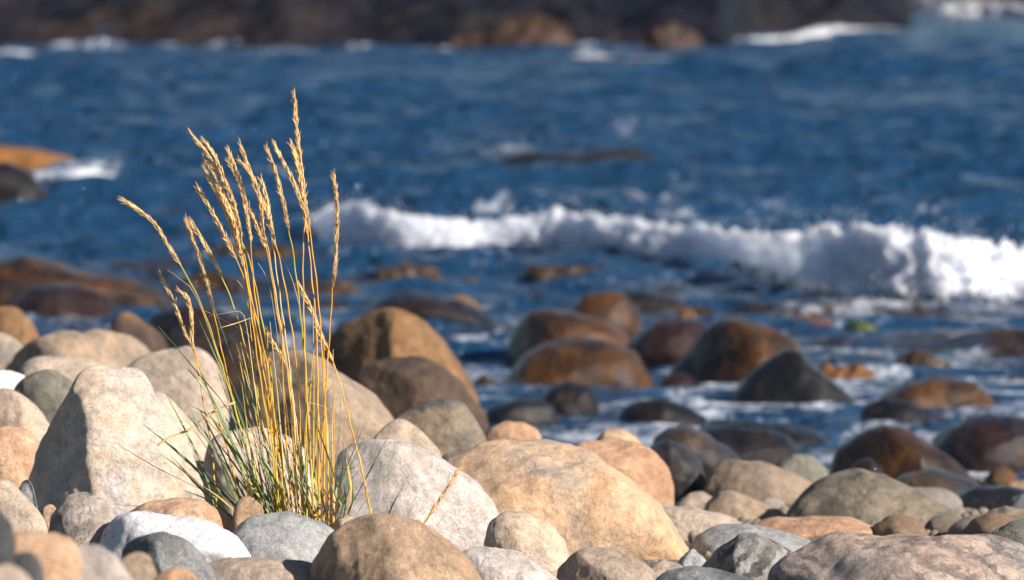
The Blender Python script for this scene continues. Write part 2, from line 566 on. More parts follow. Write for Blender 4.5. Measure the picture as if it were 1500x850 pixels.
att.data.foreach_set('value', weed.astype(np.float32))
tag(sea, kind='structure')

# ------------------------------------------------------------------ breaking waves (foam masses)
def breaker(name, label, xs, bs, hs, depth=.9, seed=0, step=.016, kind='stuff', rough=.8, hscale=.80):
    xs = np.array(xs, float)
    Yb = np.array([Ysurf(b) for b in bs])
    Xb = (xs - 750) / FPX * Yb
    Hb = np.array(hs) * hscale / FPX * Yb
    L = Xb[-1] - Xb[0]
    n = int(L / step)
    m = int(1.9 / step * max(.5, Hb.max() / .3))
    X = np.linspace(Xb[0], Xb[-1], n)
    yb = np.interp(X, Xb, Yb); hb = np.interp(X, Xb, Hb)
    k = np.ones(9) / 9
    yb = np.convolve(np.pad(yb, 4, 'edge'), k, 'valid'); hb = np.convolve(np.pad(hb, 4, 'edge'), k, 'valid')
    hb = hb * (1 + .16 * fbm(np.stack([X * 4, 0 * X, 0 * X], 1), seed, 3))
    # profile: front toe -> bulging front -> crest -> long back
    tt = np.linspace(0, 1, m)
    py = np.interp(tt, [0, .12, .3, .48, .62, .8, 1], [0, -.10, .02, .18, .45, .95, 1.7])
    pz = np.interp(tt, [0, .12, .3, .48, .62, .8, 1], [-.15, .12, .58, .93, 1.0, .62, -.1])
    ker = np.hanning(11); ker /= ker.sum()
    py = np.convolve(np.pad(py, 5, 'edge'), ker, 'valid'); pz = np.convolve(np.pad(pz, 5, 'edge'), ker, 'valid')
    Xg = np.repeat(X[:, None], m, 1)
    Yg = yb[:, None] + py[None, :] * hb[:, None] * 1.25 * depth / .9
    Zg = pz[None, :] * hb[:, None]
    V = np.stack([Xg.ravel(), Yg.ravel(), Zg.ravel()], 1)
    # normals of the smooth sheet
    dy_ = np.gradient(py); dz_ = np.gradient(pz)
    nrm = np.stack([0 * dy_, -dz_, dy_], 1)
    nrm /= np.linalg.norm(nrm, axis=1)[:, None] + 1e-9
    N = np.tile(nrm, (n, 1))
    q = V @ np.array([[.83, .41, -.37], [-.29, .88, .37], [.47, -.20, .86]])
    b = 1 - 2 * np.abs(fbm(q * 5.5, seed + 1, 2))
    b2 = 1 - 2 * np.abs(noise3(q * 15, seed + 5))
    b3 = 1 - 2 * np.abs(noise3(q * 36, seed + 9))
    b4 = noise3(q * 80, seed + 12)
    hh = np.repeat(hb, m)
    amp = hh * np.tile(sstep(0, .1, tt) * (1 - sstep(.7, 1., tt)) + .15, n)
    disp = rough * amp * (.04 + .15 * b + .09 * b2 + .075 * b3 + .07 * b4)
    V = V + N * disp[:, None]
    V[:, 0] += rough * amp * .12 * noise3(q * 12, seed + 15)
    idx = np.arange(n * m).reshape(n, m)
    F = np.stack([idx[:-1, :-1].ravel(), idx[1:, :-1].ravel(), idx[1:, 1:].ravel(), idx[:-1, 1:].ravel()], 1)
    # thrown drops above the crest and in front
    VS, FS = ICO[1]
    dv, df, off = [V], [F3(F)], len(V)
    nd = int(L * 520)
    rs = np.random.RandomState(seed + 77)
    for _ in range(nd):
        i = rs.randint(n); t = rs.choice([rs.uniform(.05, .3), rs.uniform(.35, .65)])
        j = int(t * (m - 1))
        c = V[i * m + j] + N[i * m + j] * abs(rs.normal(0, .16)) * hb[i] + np.array((rs.normal(0, .02), rs.normal(0, .03), abs(rs.normal(0, .05)) * hb[i]))
        r = rs.uniform(.0012, .0040) * max(1, Yb[0] / 40)
        dv.append(VS * r * np.array((1, 1, rs.uniform(1, 1.8))) + c)
        df.append(FS + off)
        off += len(VS)
    o = link_mesh(name, np.concatenate(dv), np.concatenate(df), MATS['foam'])
    ed = np.zeros(off, np.float32)
    ed[:n * m] = np.tile(np.clip(np.maximum(1 - tt / .30, (tt - .44) / .26), 0, 1), n)
    at_ = o.data.attributes.new('edge', 'FLOAT', 'POINT')
    at_.data.foreach_set('value', ed)
    tag(o, label, 'wave', kind=kind)
    return o


def F3(F):
    return np.concatenate([F[:, [0, 1, 2]], F[:, [0, 2, 3]]])


breaker('breaking_wave', 'long white tumbling breaker running from behind the grass to the right edge', *BREAK['main'], seed=43, step=.018)
breaker('breaking_wave', 'far white wave crest below the dark rocks of the far shore at right', [1015, 1045, 1100, 1150, 1200, 1240, 1290, 1330],
        [66, 68, 66, 62, 56, 50, 48, 44], [1, 6, 9, 6, 15, 10, 5, 1], seed=63, step=.04, rough=1.7)
breaker('breaking_wave', 'farthest white surf line in the top right corner', [1320, 1350, 1400, 1450, 1500, 1560, 1640],
        [20, 20, 24, 29, 31, 32, 34], [6, 30, 20, 26, 18, 20, 8], seed=83, step=.06, rough=1.6)
breaker('breaking_wave', 'thin broken line of white surf along the foot of the far dark shore, left half',
        [-60, 0, 30, 60, 85, 100, 130, 165, 200, 225, 250, 275, 300, 340, 380, 430, 480, 505, 530, 555, 590, 620, 660, 700], [84] * 24,
        [4, 9, 13, 6, 0, 13, 9, 13, 2, 1, 7, 14, 1, 2, 8, 12, 5, 2, 10, 1, 1, 5, 5, 0], seed=103, step=.06)
breaker('breaking_wave', 'little white splash of surf at the foot of the far rocks, top centre', [820, 845, 862, 885, 910, 950, 1000, 1040], [86] * 8, [0, 2, 15, 1, 0, 1, 1, 0], seed=113, step=.05, rough=1.6)
breaker('breaking_wave', 'small white wash beside the orange weedy rock at far left', [40, 70, 100, 130, 165, 200, 225],
        [262, 274, 276, 275, 273, 271, 268], [6, 22, 26, 30, 16, 12, 4], seed=93, step=.025)

# ------------------------------------------------------------------ far shore
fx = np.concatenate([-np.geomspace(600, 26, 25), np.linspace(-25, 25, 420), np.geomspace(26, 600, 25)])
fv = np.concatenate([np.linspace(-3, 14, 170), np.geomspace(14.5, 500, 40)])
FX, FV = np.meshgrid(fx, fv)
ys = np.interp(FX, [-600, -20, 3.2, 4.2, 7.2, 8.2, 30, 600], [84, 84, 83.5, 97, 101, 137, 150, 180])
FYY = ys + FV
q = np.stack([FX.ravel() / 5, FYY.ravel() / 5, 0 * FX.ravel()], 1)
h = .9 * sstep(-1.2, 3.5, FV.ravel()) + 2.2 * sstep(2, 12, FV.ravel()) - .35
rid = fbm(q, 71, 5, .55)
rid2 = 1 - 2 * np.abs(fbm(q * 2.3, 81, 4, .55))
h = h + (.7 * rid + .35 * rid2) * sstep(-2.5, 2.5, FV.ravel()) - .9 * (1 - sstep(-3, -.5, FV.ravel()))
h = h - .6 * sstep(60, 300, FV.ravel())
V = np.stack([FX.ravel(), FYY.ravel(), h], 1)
ny, nx = FX.shape
idx = np.arange(nx * ny).reshape(ny, nx)
F = np.stack([idx[:-1, :-1].ravel(), idx[:-1, 1:].ravel(), idx[1:, 1:].ravel(), idx[1:, :-1].ravel()], 1)
s = NT('far_rock')
tc = s.n('TexCoord'); v = tc.outputs['Object']
c = s.ramp(s.noise(v, .22, 5, .6), [(.42, (.005, .007, .015)), (.55, (.014, .013, .018)), (.66, (.034, .023, .019)), (.72, (.028, .036, .058))])  # slate-blue stop puts the wet rock's sky sheen into the colour
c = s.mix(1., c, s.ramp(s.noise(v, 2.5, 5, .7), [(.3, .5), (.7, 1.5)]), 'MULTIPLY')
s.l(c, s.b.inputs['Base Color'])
s.b.inputs['Roughness'].default_value = .5
s.b.inputs['Specular IOR Level'].default_value = .15
s.l(s.bump(s.noise(v, 1.5, 6, .65), .35), s.b.inputs['Normal'])
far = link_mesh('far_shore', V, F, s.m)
tag(far, kind='structure')

# ------------------------------------------------------------------ stones
ROCKS = []


def stone(name, label, prof, Y, mat, ry=.42, cuts=(), sub=None, seed=None, low=None, amp=1., cat='stone', wl=False, group=None, full=.9, ncut=4):
    global _v6
    seed = seed if seed is not None else len(ROCKS) * 7 + 5
    rs = np.random.RandomState(seed)
    if mat.startswith('wet'): ncut = min(ncut, 2)
    pts = np.array([P(x, y, Y) for x, y in prof])
    X, Z = pts[:, 0], pts[:, 2]
    if wl and Y < 30: X = X.mean() + (X - X.mean()) * 1.10; Z = Z + .006
    ztop = Z.max()
    zb = terr(Y) - .05
    zb = min(zb, Z.min() - .02)
    if wl:
        zb = min(-.10, Z.min() - .08)
    if low is not None:
        zb = P(0, low, Y)[2]
    cx = (X.min() + X.max()) / 2
    wid = X.max() - X.min()
    cz = zb + (ztop - zb) * .46
    # lower outline
    xr, zr, xl, zl = X[-1], Z[-1], X[0], Z[0]
    low_pts = []
    for t in np.linspace(0, 1, 15)[1:-1]:
        a = math.pi * t
        c_, s_ = math.cos(a), math.sin(a)
        ex = .75
        xx = (xr + xl) / 2 + (xr - xl) / 2 * math.copysign(abs(c_) ** ex, c_)
        z0 = zr * (1 - t) + zl * t
        low_pts.append((xx, z0 + (zb - z0) * abs(s_) ** ex))
    px = np.concatenate([X, [p[0] for p in low_pts]]) - cx
    pz = np.concatenate([Z, [p[1] for p in low_pts]]) - cz
    # dense polygon
    n = len(px)
    den = np.concatenate([np.stack([np.linspace(px[i], px[(i + 1) % n], 12, endpoint=False), np.linspace(pz[i], pz[(i + 1) % n], 12, endpoint=False)], 1) for i in range(n)])
    th = np.arctan2(den[:, 1], den[:, 0]); rr = np.hypot(den[:, 0], den[:, 1])
    o_ = np.argsort(th)
    th, rr = th[o_], rr[o_]
    NS = 240
    ta = np.linspace(-math.pi, math.pi, NS, endpoint=False)
    Rf = np.interp(ta, np.concatenate([th - 2 * math.pi, th, th + 2 * math.pi]), np.tile(rr, 3))
    ker = np.hanning(13); ker /= ker.sum()
    Rf = np.convolve(np.concatenate([Rf[-6:], Rf, Rf[:6]]), ker, 'valid')
    a_, b_ = wid / 2, (ztop - zb) / 2
    dep = ry * wid
    if sub is None:
        sub = 5 if (wid / Y * FPX > 90 or Y < 11.5) else 4
    D, Fc = ICO[sub]
    D = D + 0
    c = np.hypot(D[:, 0], D[:, 2])
    t_ = np.arctan2(D[:, 2], D[:, 0])
    Ri = np.interp(t_, np.concatenate([ta - 2 * math.pi, ta, ta + 2 * math.pi]), np.tile(Rf, 3))
    Re = 1 / np.sqrt((np.cos(t_) / a_) ** 2 + (np.sin(t_) / b_) ** 2)
    k = c ** 1.2
    Rr = Re * (1 - k) + Ri * k
    px_, pz_ = Rr * np.cos(t_) * c ** full, Rr * np.sin(t_) * c ** full
    py_ = dep * np.sign(D[:, 1]) * np.abs(D[:, 1]) ** full
    Vn = np.stack([px_, py_, pz_], 1)
    S = np.array((a_, dep, b_))
    U_ = Vn / S
    cl = list(cuts)
    for _ in range(ncut):
        nv = rs.normal(0, 1, 3); nv[1] = (-1 if rs.rand() < .75 else 1) * (abs(nv[1]) + .8)
        nv /= np.linalg.norm(nv)
        cl.append((*nv, rs.uniform(.66, .86)))
    for (a, b, c2, off) in cl:
        sf = rs.uniform(.16, .3) if mat.startswith('wet') else rs.uniform(.05, .2)
        nv = np.array((a, b, c2), float); nv /= np.linalg.norm(nv)
        d = U_ @ nv - off
        d = np.where(d > 0, d, 0)
        U_ = U_ - nv * (d * d / (d + sf) * .9)[:, None]
    Vn = U_ * S
    sc = (a_ + b_ + dep) / 3
    nrm = U_ / S
    nrm = nrm / (np.linalg.norm(nrm, axis=1)[:, None] + 1e-9)
    q = Vn / sc
    dsp = amp * sc * (.075 * fbm(q * 1.3 + seed, seed, 2) + .036 * fbm(q * 3.5 + seed, seed + 9, 3) + .006 * fbm(q * 11, seed + 4, 3))
    Vn = Vn + nrm * dsp[:, None]
    loc = (cx, Y, zb)
    V = Vn + np.array((cx, Y, cz))
    o = link_mesh(name, V, Fc, MATS[mat], loc=loc)
    tag(o, label, cat, group)
    ROCKS.append(o)
    return o


S = stone
# ---- nearest, blurred, bottom left
S('stone', 'black angular stone at the left edge, blurred, nearest the camera', [(-60, 850), (-50, 745), (-20, 732), (5, 733), (33, 749), (34, 766), (16, 775), (10, 850)], 6.7, 'charcoal', ncut=2)
S('stone', 'blurred orange-tan stone at bottom left, right of the black angular stone', [(2, 850), (8, 800), (14, 783), (45, 778), (85, 784), (112, 800), (122, 850)], 7.3, 'salmon')
S('stone', 'black stand-in for a shaded gap at the bottom left corner, by the blurred orange one', [(15, 835), (17, 812), (30, 807), (60, 813), (70, 824), (66, 850)], 6.7, 'charcoal', ncut=2)  # black body put in where the gap between stones is only shade
S('stone', 'blurred whitish stone at bottom left, below the folded stone', [(92, 840), (98, 800), (118, 788), (145, 790), (172, 812), (200, 850)], 7.3, 'greywhite')
S('stone', 'blurred olive-tan stone between the whitish and the dark grey stone at bottom', [(165, 830), (175, 806), (198, 803), (220, 820), (232, 850)], 7.9, 'tangrey')
S('stone', 'blurred pinkish stone touching the bottom left corner of the photo', [(-30, 850), (-10, 826), (20, 824), (42, 840), (50, 862)], 6.4, 'paletan')
S('stone', 'small blurred pink-tan stone at bottom, in front of the dark grey stone', [(222, 870), (228, 845), (248, 830), (272, 830), (292, 850), (298, 870)], 7.8, 'salmon')
# ---- foreground row
S('boulder', 'tan-brown rounded boulder at bottom centre, in front of the grass tuft', [(450, 870), (458, 828), (480, 795), (510, 768), (545, 753), (582, 752), (620, 768), (660, 795), (694, 822), (722, 870)], 9.45, 'tan', cuts=[(-.8, -.55, .1, .62), (.3, -.8, .55, .72)])
S('stone', 'speckled mid-grey rounded stone at the foot of the grass tuft', [(330, 812), (343, 778), (362, 761), (395, 750), (428, 750), (462, 762), (488, 774), (502, 792), (498, 822)], 9.85, 'grey', cuts=[(.1, -.6, .9, .8)])
S('stone', 'bright white smooth slab of stone left of the speckled grey one', [(140, 800), (150, 772), (172, 755), (204, 747), (252, 752), (302, 765), (342, 785), (362, 802), (380, 826)], 9.8, 'marble', ry=.36, cuts=[(.15, -.75, .65, .7), (-.8, -.6, .2, .75)], low=850)
S('stone', 'salmon-orange speckled stone peeking out behind the white slab', [(180, 760), (192, 745), (220, 733), (262, 727), (298, 732), (318, 745), (328, 770)], 10.15, 'salmon')
S('stone', 'dark grey mottled stone in front of the white slab', [(170, 815), (180, 797), (204, 785), (238, 779), (272, 790), (302, 815), (325, 860)], 9.3, 'darkgrey', cuts=[(-.75, -.6, .1, .55), (.5, -.7, .5, .7)])
S('stone', 'flat brown-grey stone between the dark grey and the tan-brown boulder', [(270, 860), (296, 824), (330, 816), (385, 819), (450, 826), (500, 845)], 9.55, 'greytan')
S('stone', 'pinkish stone with dark fold lines at the left foot of the tall pale boulder', [(66, 790), (74, 755), (96, 728), (124, 719), (150, 733), (168, 756), (172, 790)], 9.85, 'folded', cuts=[(-.8, -.55, -.1, .6)])
S('stone', 'small tan pebble wedged left of the folded pinkish stone', [(55, 775), (60, 746), (74, 737), (86, 741), (90, 760)], 10.1, 'tan')
S('stone', 'pale tan stone sloping down at the left edge, above the black angular stone', [(-50, 780), (-30, 720), (-5, 698), (18, 706), (42, 734), (62, 764), (72, 800)], 9.5, 'paletan')
S('stone', 'small tan stone with a dark right side, above the sloping pale one at left', [(-20, 720), (-8, 682), (8, 679), (22, 690), (30, 708), (32, 730)], 9.95, 'tan', cuts=[(.9, -.3, 0, .6)])
S('stone', 'pinkish-white stone at bottom, right of the tan-brown boulder', [(655, 850), (672, 812), (704, 801), (752, 806), (792, 826), (830, 860)], 9.95, 'greywhite', cuts=[(0, -.6, .8, .75)])
S('stone', 'half grey half tan small stone at bottom, in front of the big orange boulder', [(810, 860), (816, 832), (836, 810), (866, 798), (902, 802), (942, 825), (966, 850)], 10.05, 'greytan', cuts=[(-.7, -.7, .2, .6)])
S('stone', 'dark charcoal low stone at the bottom edge, left of the large pink granite', [(945, 870), (960, 848), (982, 834), (1012, 829), (1062, 837), (1110, 848), (1125, 870)], 9.6, 'darkgrey', ry=.4)
S('boulder', 'large pink and grey streaked granite boulder in the bottom right corner', [(1105, 880), (1122, 850), (1152, 822), (1191, 797), (1226, 781), (1276, 773), (1332, 778), (1361, 772), (1403, 770), (1445, 779), (1481, 797), (1510, 815), (1545, 860), (1550, 880)], 9.9, 'granite', cuts=[(-.75, -.55, .35, .62), (.35, -.6, .7, .72)])
S('stone', 'dark stone with pale swirling lines left of the large pink granite', [(1008, 865), (1030, 830), (1053, 804), (1085, 786), (1108, 785), (1140, 793), (1165, 810), (1180, 850)], 10.7, 'swirl', cuts=[(-.8, -.5, .1, .5)])
# ---- middle
S('boulder', 'tall pale cream boulder with a blunt top left of the grass', [(42, 755), (46, 700), (58, 652), (84, 600), (108, 563), (134, 543), (165, 540), (195, 540), (213, 552), (226, 577), (246, 610), (268, 636), (285, 668), (297, 700), (308, 735), (308, 765)],
  11.05, 'pale', ry=.44, cuts=[(-.72, -.62, .18, .60), (.42, -.8, .35, .5), (.1, -.5, .85, .78), (.7, -.7, -.2, .62)], amp=1.3, ncut=2)
S('boulder', 'greyish-white smooth boulder right of the grass tuft', [(470, 790), (478, 715), (488, 668), (508, 647), (540, 641), (592, 650), (642, 670), (692, 705), (722, 745), (745, 800)], 11.0, 'greywhite', cuts=[(-.6, -.7, .4, .75), (.2, -.75, .6, .75)])
S('boulder', 'big peach-orange boulder in the centre foreground', [(615, 740), (645, 690), (682, 656), (740, 643), (802, 640), (852, 651), (902, 686), (952, 731), (992, 780), (1018, 815), (1035, 850)], 11.7, 'orange', ry=.4, cuts=[(-.5, -.6, .6, .74), (.2, -.9, .25, .7)])
S('stone', 'cream rough stone in front of the big peach-orange boulder', [(705, 810), (716, 768), (738, 751), (770, 750), (802, 766), (826, 795), (838, 830)], 10.6, 'paletan')
S('stone', 'grey-tan low stone behind the swirl-lined one', [(1005, 820), (1022, 786), (1050, 770), (1092, 768), (1135, 778), (1195, 797), (1220, 825)], 11.7, 'grey')
S('stone', 'small slate-grey stone in the gap between the big peach boulder and the swirl-lined one', [(980, 860), (996, 818), (1014, 803), (1034, 818), (1050, 860)], 11.25, 'grey')
S('stone', 'low grey-tan stone at the bottom right foot of the big peach boulder', [(925, 880), (945, 836), (972, 818), (1000, 830), (1018, 870)], 10.9, 'greytan')
S('stone', 'pale cream flat stone to the right of the big peach-orange boulder', [(930, 780), (945, 742), (965, 737), (1018, 744), (1070, 757), (1098, 772), (1105, 800)], 12.4, 'paletan')
S('stone', 'pinkish flat stone behind the large granite boulder', [(1075, 800), (1100, 772), (1135, 762), (1190, 756), (1242, 758), (1285, 772), (1300, 800)], 12.0, 'peach')
S('boulder', 'grey-olive boulder shaped like a broad tent at right, with a diagonal ridge', [(1135, 790), (1148, 757), (1166, 737), (1191, 712), (1226, 696), (1262, 690), (1304, 702), (1354, 726), (1389, 744), (1424, 766), (1435, 795)], 12.9, 'olive', cuts=[(.45, -.8, .35, .4), (-.5, -.75, .4, .48)], amp=1.2)
S('stone', 'small olive stone at the right edge above the pink granite', [(1425, 800), (1432, 768), (1449, 751), (1472, 742), (1500, 750), (1525, 775), (1530, 800)], 12.1, 'olive')
S('stone', 'grey-olive stone cut by the right edge just above the pink granite', [(1440, 810), (1452, 780), (1482, 765), (1515, 761), (1550, 790), (1555, 810)], 11.2, 'greygreen')
S('stone', 'knobbly light brown stone left of the tent-shaped boulder', [(1022, 770), (1034, 738), (1053, 723), (1074, 718), (1100, 730), (1124, 737), (1150, 752), (1158, 775)], 13.1, 'tangrey', cuts=[(.5, -.7, .4, .5)])
S('boulder', 'brown stone with a reddish left shoulder above the knobbly one', [(1026, 745), (1038, 702), (1050, 682), (1070, 675), (1113, 677), (1149, 688), (1187, 703), (1205, 730)], 14.0, 'tangrey', cuts=[(-.5, -.8, .2, .6), (.5, -.7, .4, .7)])
S('stone', 'grey-green stone peeking out between the brown stone and the amber one', [(1130, 710), (1142, 680), (1163, 668), (1188, 668), (1206, 681), (1220, 702), (1222, 720)], 15.0, 'greygreen')
S('stone', 'orange-pink stone right behind the big peach boulder', [(815, 720), (835, 665), (855, 649), (885, 645), (925, 643), (955, 658), (977, 682), (989, 712), (988, 750)], 13.0, 'peach', cuts=[(.7, -.7, 0, .72)])
S('stone', 'small tan stone on top of the orange-pink one by the foam', [(860, 665), (872, 645), (886, 630), (908, 626), (932, 640), (945, 665)], 13.9, 'tan')
S('stone', 'wet grey stone with white glints beside the orange-pink stone', [(940, 700), (952, 655), (980, 643), (1006, 656), (1028, 680), (1035, 705), (1036, 740)], 14.1, 'wetgrey')
S('stone', 'small grey stone low between the peach boulder and the knobbly brown one', [(980, 760), (990, 738), (1010, 723), (1030, 719), (1045, 730), (1050, 760)], 13.4, 'greytan')
S('stone', 'purple-grey wet stone with a brown foot near the shore', [(945, 680), (958, 640), (978, 624), (1002, 621), (1036, 637), (1070, 656), (1087, 674), (1092, 710)], 15.4, 'wetgrey')
S('stone', 'blue-grey wet flat stone with foam in front of it', [(1015, 660), (1040, 630), (1085, 624), (1122, 629), (1152, 644), (1170, 668)], 17.4, 'wetdark', wl=True)
S('stone', 'long flat black stone awash behind the blue-grey flat one', [(1020, 640), (1050, 620), (1100, 616), (1150, 624), (1195, 637), (1215, 648)], 18.3, 'wetblack', wl=True)
S('boulder', 'amber-brown wet boulder near the right, lit on its right flank', [(1208, 715), (1218, 680), (1228, 658), (1248, 645), (1269, 629), (1294, 623), (1327, 629), (1356, 644), (1384, 663), (1410, 683), (1428, 705), (1432, 720)], 16.1, 'wetbrown', cuts=[(-.6, -.75, .2, .5), (.5, -.6, .6, .7)])
S('stone', 'small dark stone in front of the amber-brown boulder', [(1236, 710), (1243, 690), (1256, 676), (1275, 671), (1290, 683), (1300, 710)], 15.3, 'wetpurple')
S('boulder', 'dark maroon wet boulder at the right edge of the shore', [(1362, 690), (1372, 648), (1392, 627), (1421, 614), (1458, 613), (1502, 621), (1545, 650), (1560, 700)], 17.3, 'wetpurple', wl=True)
S('stone', 'smooth blue-grey flat stone right of the tent-shaped boulder', [(1295, 735), (1311, 700), (1332, 692), (1368, 689), (1404, 697), (1438, 712), (1450, 735)], 15.0, 'wetgrey')
S('pebble', 'small brick-red stone under the smooth blue-grey flat stone', [(1350, 750), (1358, 727), (1370, 720), (1384, 722), (1392, 745)], 14.3, 'red')
S('boulder', 'black wet stone at the right edge above the small olive stone', [(1385, 770), (1392, 738), (1404, 725), (1432, 716), (1474, 713), (1502, 719), (1540, 740), (1550, 775)], 13.8, 'wetblack')
S('stone', 'tan stone just visible at the right edge above the black one', [(1465, 735), (1475, 710), (1500, 704), (1530, 712), (1540, 740)], 15.3, 'tan')
# ---- left middle
S('stone', 'tan stone behind the tall pale boulder on its right', [(160, 680), (190, 600), (216, 574), (238, 571), (268, 602), (300, 645), (330, 685), (352, 720), (355, 760)], 11.7, 'paletan')
S('stone', 'shaded grey-tan stone behind the middle of the grass tuft', [(295, 720), (308, 650), (330, 634), (372, 622), (420, 628), (452, 660), (465, 720)], 11.5, 'paletan')
S('pebble', 'small brown rounded stone at the foot of the grass, behind the speckled grey stone', [(338, 770), (343, 740), (354, 728), (370, 728), (384, 742), (388, 770)], 10.25, 'tan')
S('pebble', 'small cream stone at the right foot of the grass tuft', [(480, 790), (486, 768), (500, 756), (520, 758), (530, 790)], 10.3, 'paletan')
S('boulder', 'large tan domed boulder behind the grass stems', [(335, 650), (345, 580), (368, 537), (400, 518), (442, 514), (482, 528), (523, 558), (556, 582), (578, 610), (585, 650)], 12.9, 'tangrey', ry=.45, cuts=[(-.6, -.7, .3, .6)])
S('boulder', 'pale domed stone above the tall cream boulder, left of the grass', [(165, 600), (184, 545), (206, 520), (240, 509), (274, 505), (302, 514), (325, 540), (336, 575), (338, 610)], 13.5, 'paletan')
S('stone', 'rusty orange stone glimpsed between the grass stems', [(305, 540), (320, 502), (342, 496), (368, 502), (380, 530), (382, 550)], 15.8, 'wetbrown')
S('boulder', 'dark blue-black wet boulder behind the left grass heads', [(200, 510), (208, 468), (232, 450), (273, 442), (310, 451), (345, 466), (385, 480), (420, 520)], 18.3, 'wetdark')
S('stone', 'purple-brown stone between the olive stones and the dark boulder', [(148, 530), (158, 480), (168, 459), (192, 455), (218, 475), (240, 491), (252, 530)], 17.2, 'browngrey')
S('boulder', 'broad grey stone with a shaded left end in the row behind the pale boulder', [(-10, 570), (2, 537), (22, 519), (55, 493), (85, 483), (115, 486), (148, 507), (178, 538), (185, 580)], 14.6, 'tangrey', cuts=[(-.7, -.7, .1, .5)])
S('boulder', 'olive-brown domed stone just right of the broad grey one', [(90, 540), (105, 495), (125, 482), (155, 482), (192, 493), (220, 510), (235, 550)], 15.8, 'tangrey')
S('stone', 'brown domed stone at the left edge beneath the weedy ledge', [(-40, 520), (-25, 465), (-2, 449), (27, 452), (48, 467), (59, 487), (62, 520)], 16.5, 'brown')
S('stone', 'grey stone at the left edge below the brown domed one', [(-45, 560), (-30, 500), (-5, 485), (24, 497), (38, 518), (42, 560)], 15.2, 'greytan')
S('stone', 'flat whitish stone at the left edge', [(-35, 590), (-20, 550), (2, 541), (28, 543), (50, 555), (55, 580)], 13.0, 'marble')
S('stone', 'grey-green rounded stone up left of the tall pale boulder', [(15, 610), (26, 565), (46, 549), (75, 543), (102, 556), (118, 590), (120, 620)], 12.5, 'greygreen')
S('stone', 'light tan low stone in front of the broad grey one', [(22, 580), (32, 535), (56, 521), (96, 516), (132, 526), (155, 550), (165, 590)], 13.5, 'paletan')
S('stone', 'pale tan rounded stone at the left edge beside the tall pale boulder', [(-60, 660), (-45, 600), (-20, 578), (5, 573), (22, 577), (45, 591), (66, 610), (76, 632), (80, 670)], 12.2, 'paletan')
S('stone', 'orange-pink granite stone at the left edge, low beside the tall pale boulder', [(-60, 720), (-40, 645), (-10, 624), (16, 622), (42, 632), (58, 655), (62, 720)], 11.65, 'salmon')
S('pebble', 'small grey stone squeezed against the left foot of the tall pale boulder', [(24, 745), (28, 712), (37, 700), (48, 706), (54, 745)], 10.8, 'grey')
S('boulder', 'grey and tan layered stone behind the greyish-white boulder', [(560, 680), (575, 615), (602, 597), (632, 584), (656, 581), (680, 592), (698, 619), (712, 645), (718, 690)], 13.0, 'layered', cuts=[(-.3, -.8, .5, .6)])
S('stone', 'small purple-grey pointed stone above the greyish-white boulder', [(535, 680), (549, 640), (570, 621), (588, 614), (603, 620), (624, 640), (642, 662), (648, 700)], 12.0, 'greytan')
S('stone', 'brown-grey shoulder of a stone tucked behind the left of the big peach boulder', [(620, 710), (636, 680), (655, 664), (690, 654), (735, 647), (765, 660), (775, 700)], 12.6, 'greytan')
S('stone', 'small orange-tan stone by the water above the big peach boulder', [(700, 670), (710, 636), (722, 624), (740, 618), (770, 620), (794, 634), (800, 670)], 13.9, 'peach')
S('boulder', 'tall brown boulder at the waterline right of the grass', [(432, 590), (442, 520), (460, 490), (495, 474), (535, 461), (560, 449), (588, 454), (618, 469), (648, 496), (670, 530), (690, 568), (702, 610)], 17.3, 'brown', ry=.36, cuts=[(-.8, -.5, .3, .35)])
S('boulder', 'brown and dark two-toned boulder in front of the tall brown one', [(490, 620), (505, 555), (531, 531), (566, 522), (610, 519), (643, 531), (670, 552), (695, 582), (712, 612), (720, 650)], 15.3, 'browngrey', cuts=[(-.6, -.75, .25, .3), (.5, -.7, .4, .6)])
# ---- stones in the water
S('stone', 'shiny black flat stone awash at the shore, centre', [(708, 618), (720, 597), (757, 586), (792, 589), (808, 602), (815, 618)], 18.8, 'wetblack', wl=True, ry=.4)
S('stone', 'dark domed stone with pebbly brown foot right of the shiny black one', [(788, 600), (798, 578), (811, 567), (835, 561), (857, 569), (870, 585), (876, 605)], 19.2, 'wetdark', wl=True)
S('stone', 'dark stone awash left of the pyramid-shaped black rock', [(912, 614), (920, 600), (938, 590), (968, 585), (1004, 597), (1028, 614)], 19.0, 'wetdark', wl=True)
S('stone', 'small brown stone between the two big brown boulders in the water', [(964, 576), (973, 560), (984, 552), (1002, 549), (1014, 558), (1023, 577)], 20.1, 'wetpurple', wl=True)
S('boulder', 'pyramid-shaped black rock standing in the water', [(1078, 596), (1084, 575), (1098, 558), (1128, 533), (1153, 515), (1170, 518), (1192, 539), (1222, 564), (1242, 583), (1248, 597)], 19.5, 'wetblack', wl=True, ncut=5, cuts=[(-.45, -.8, .3, .5)])
S('boulder', 'brown wet boulder with bright glints left of the pyramid-shaped black rock', [(982, 560), (998, 535), (1024, 503), (1048, 479), (1078, 471), (1112, 477), (1142, 493), (1163, 508), (1175, 535), (1178, 562)], 20.6, 'wetbrown', wl=True, cuts=[(-.7, -.65, .2, .4)])
S('boulder', 'dark boulder in the water adjoining the glinting brown one on its left', [(918, 540), (924, 508), (940, 485), (972, 469), (1016, 471), (1045, 490), (1055, 540)], 21.4, 'wetpurple', wl=True)
S('boulder', 'rear one of the two stacked-looking brown boulders in the water at centre', [(744, 528), (750, 505), (760, 478), (777, 460), (805, 455), (846, 463), (886, 478), (912, 498), (922, 528)], 21.7, 'wetbrown', wl=True, cuts=[(-.8, -.5, .1, .6)])
S('boulder', 'front one of the two stacked-looking brown boulders in the water at centre', [(748, 566), (760, 543), (777, 522), (805, 509), (840, 503), (892, 508), (922, 521), (942, 550), (950, 568)], 20.3, 'wetbrown', wl=True)
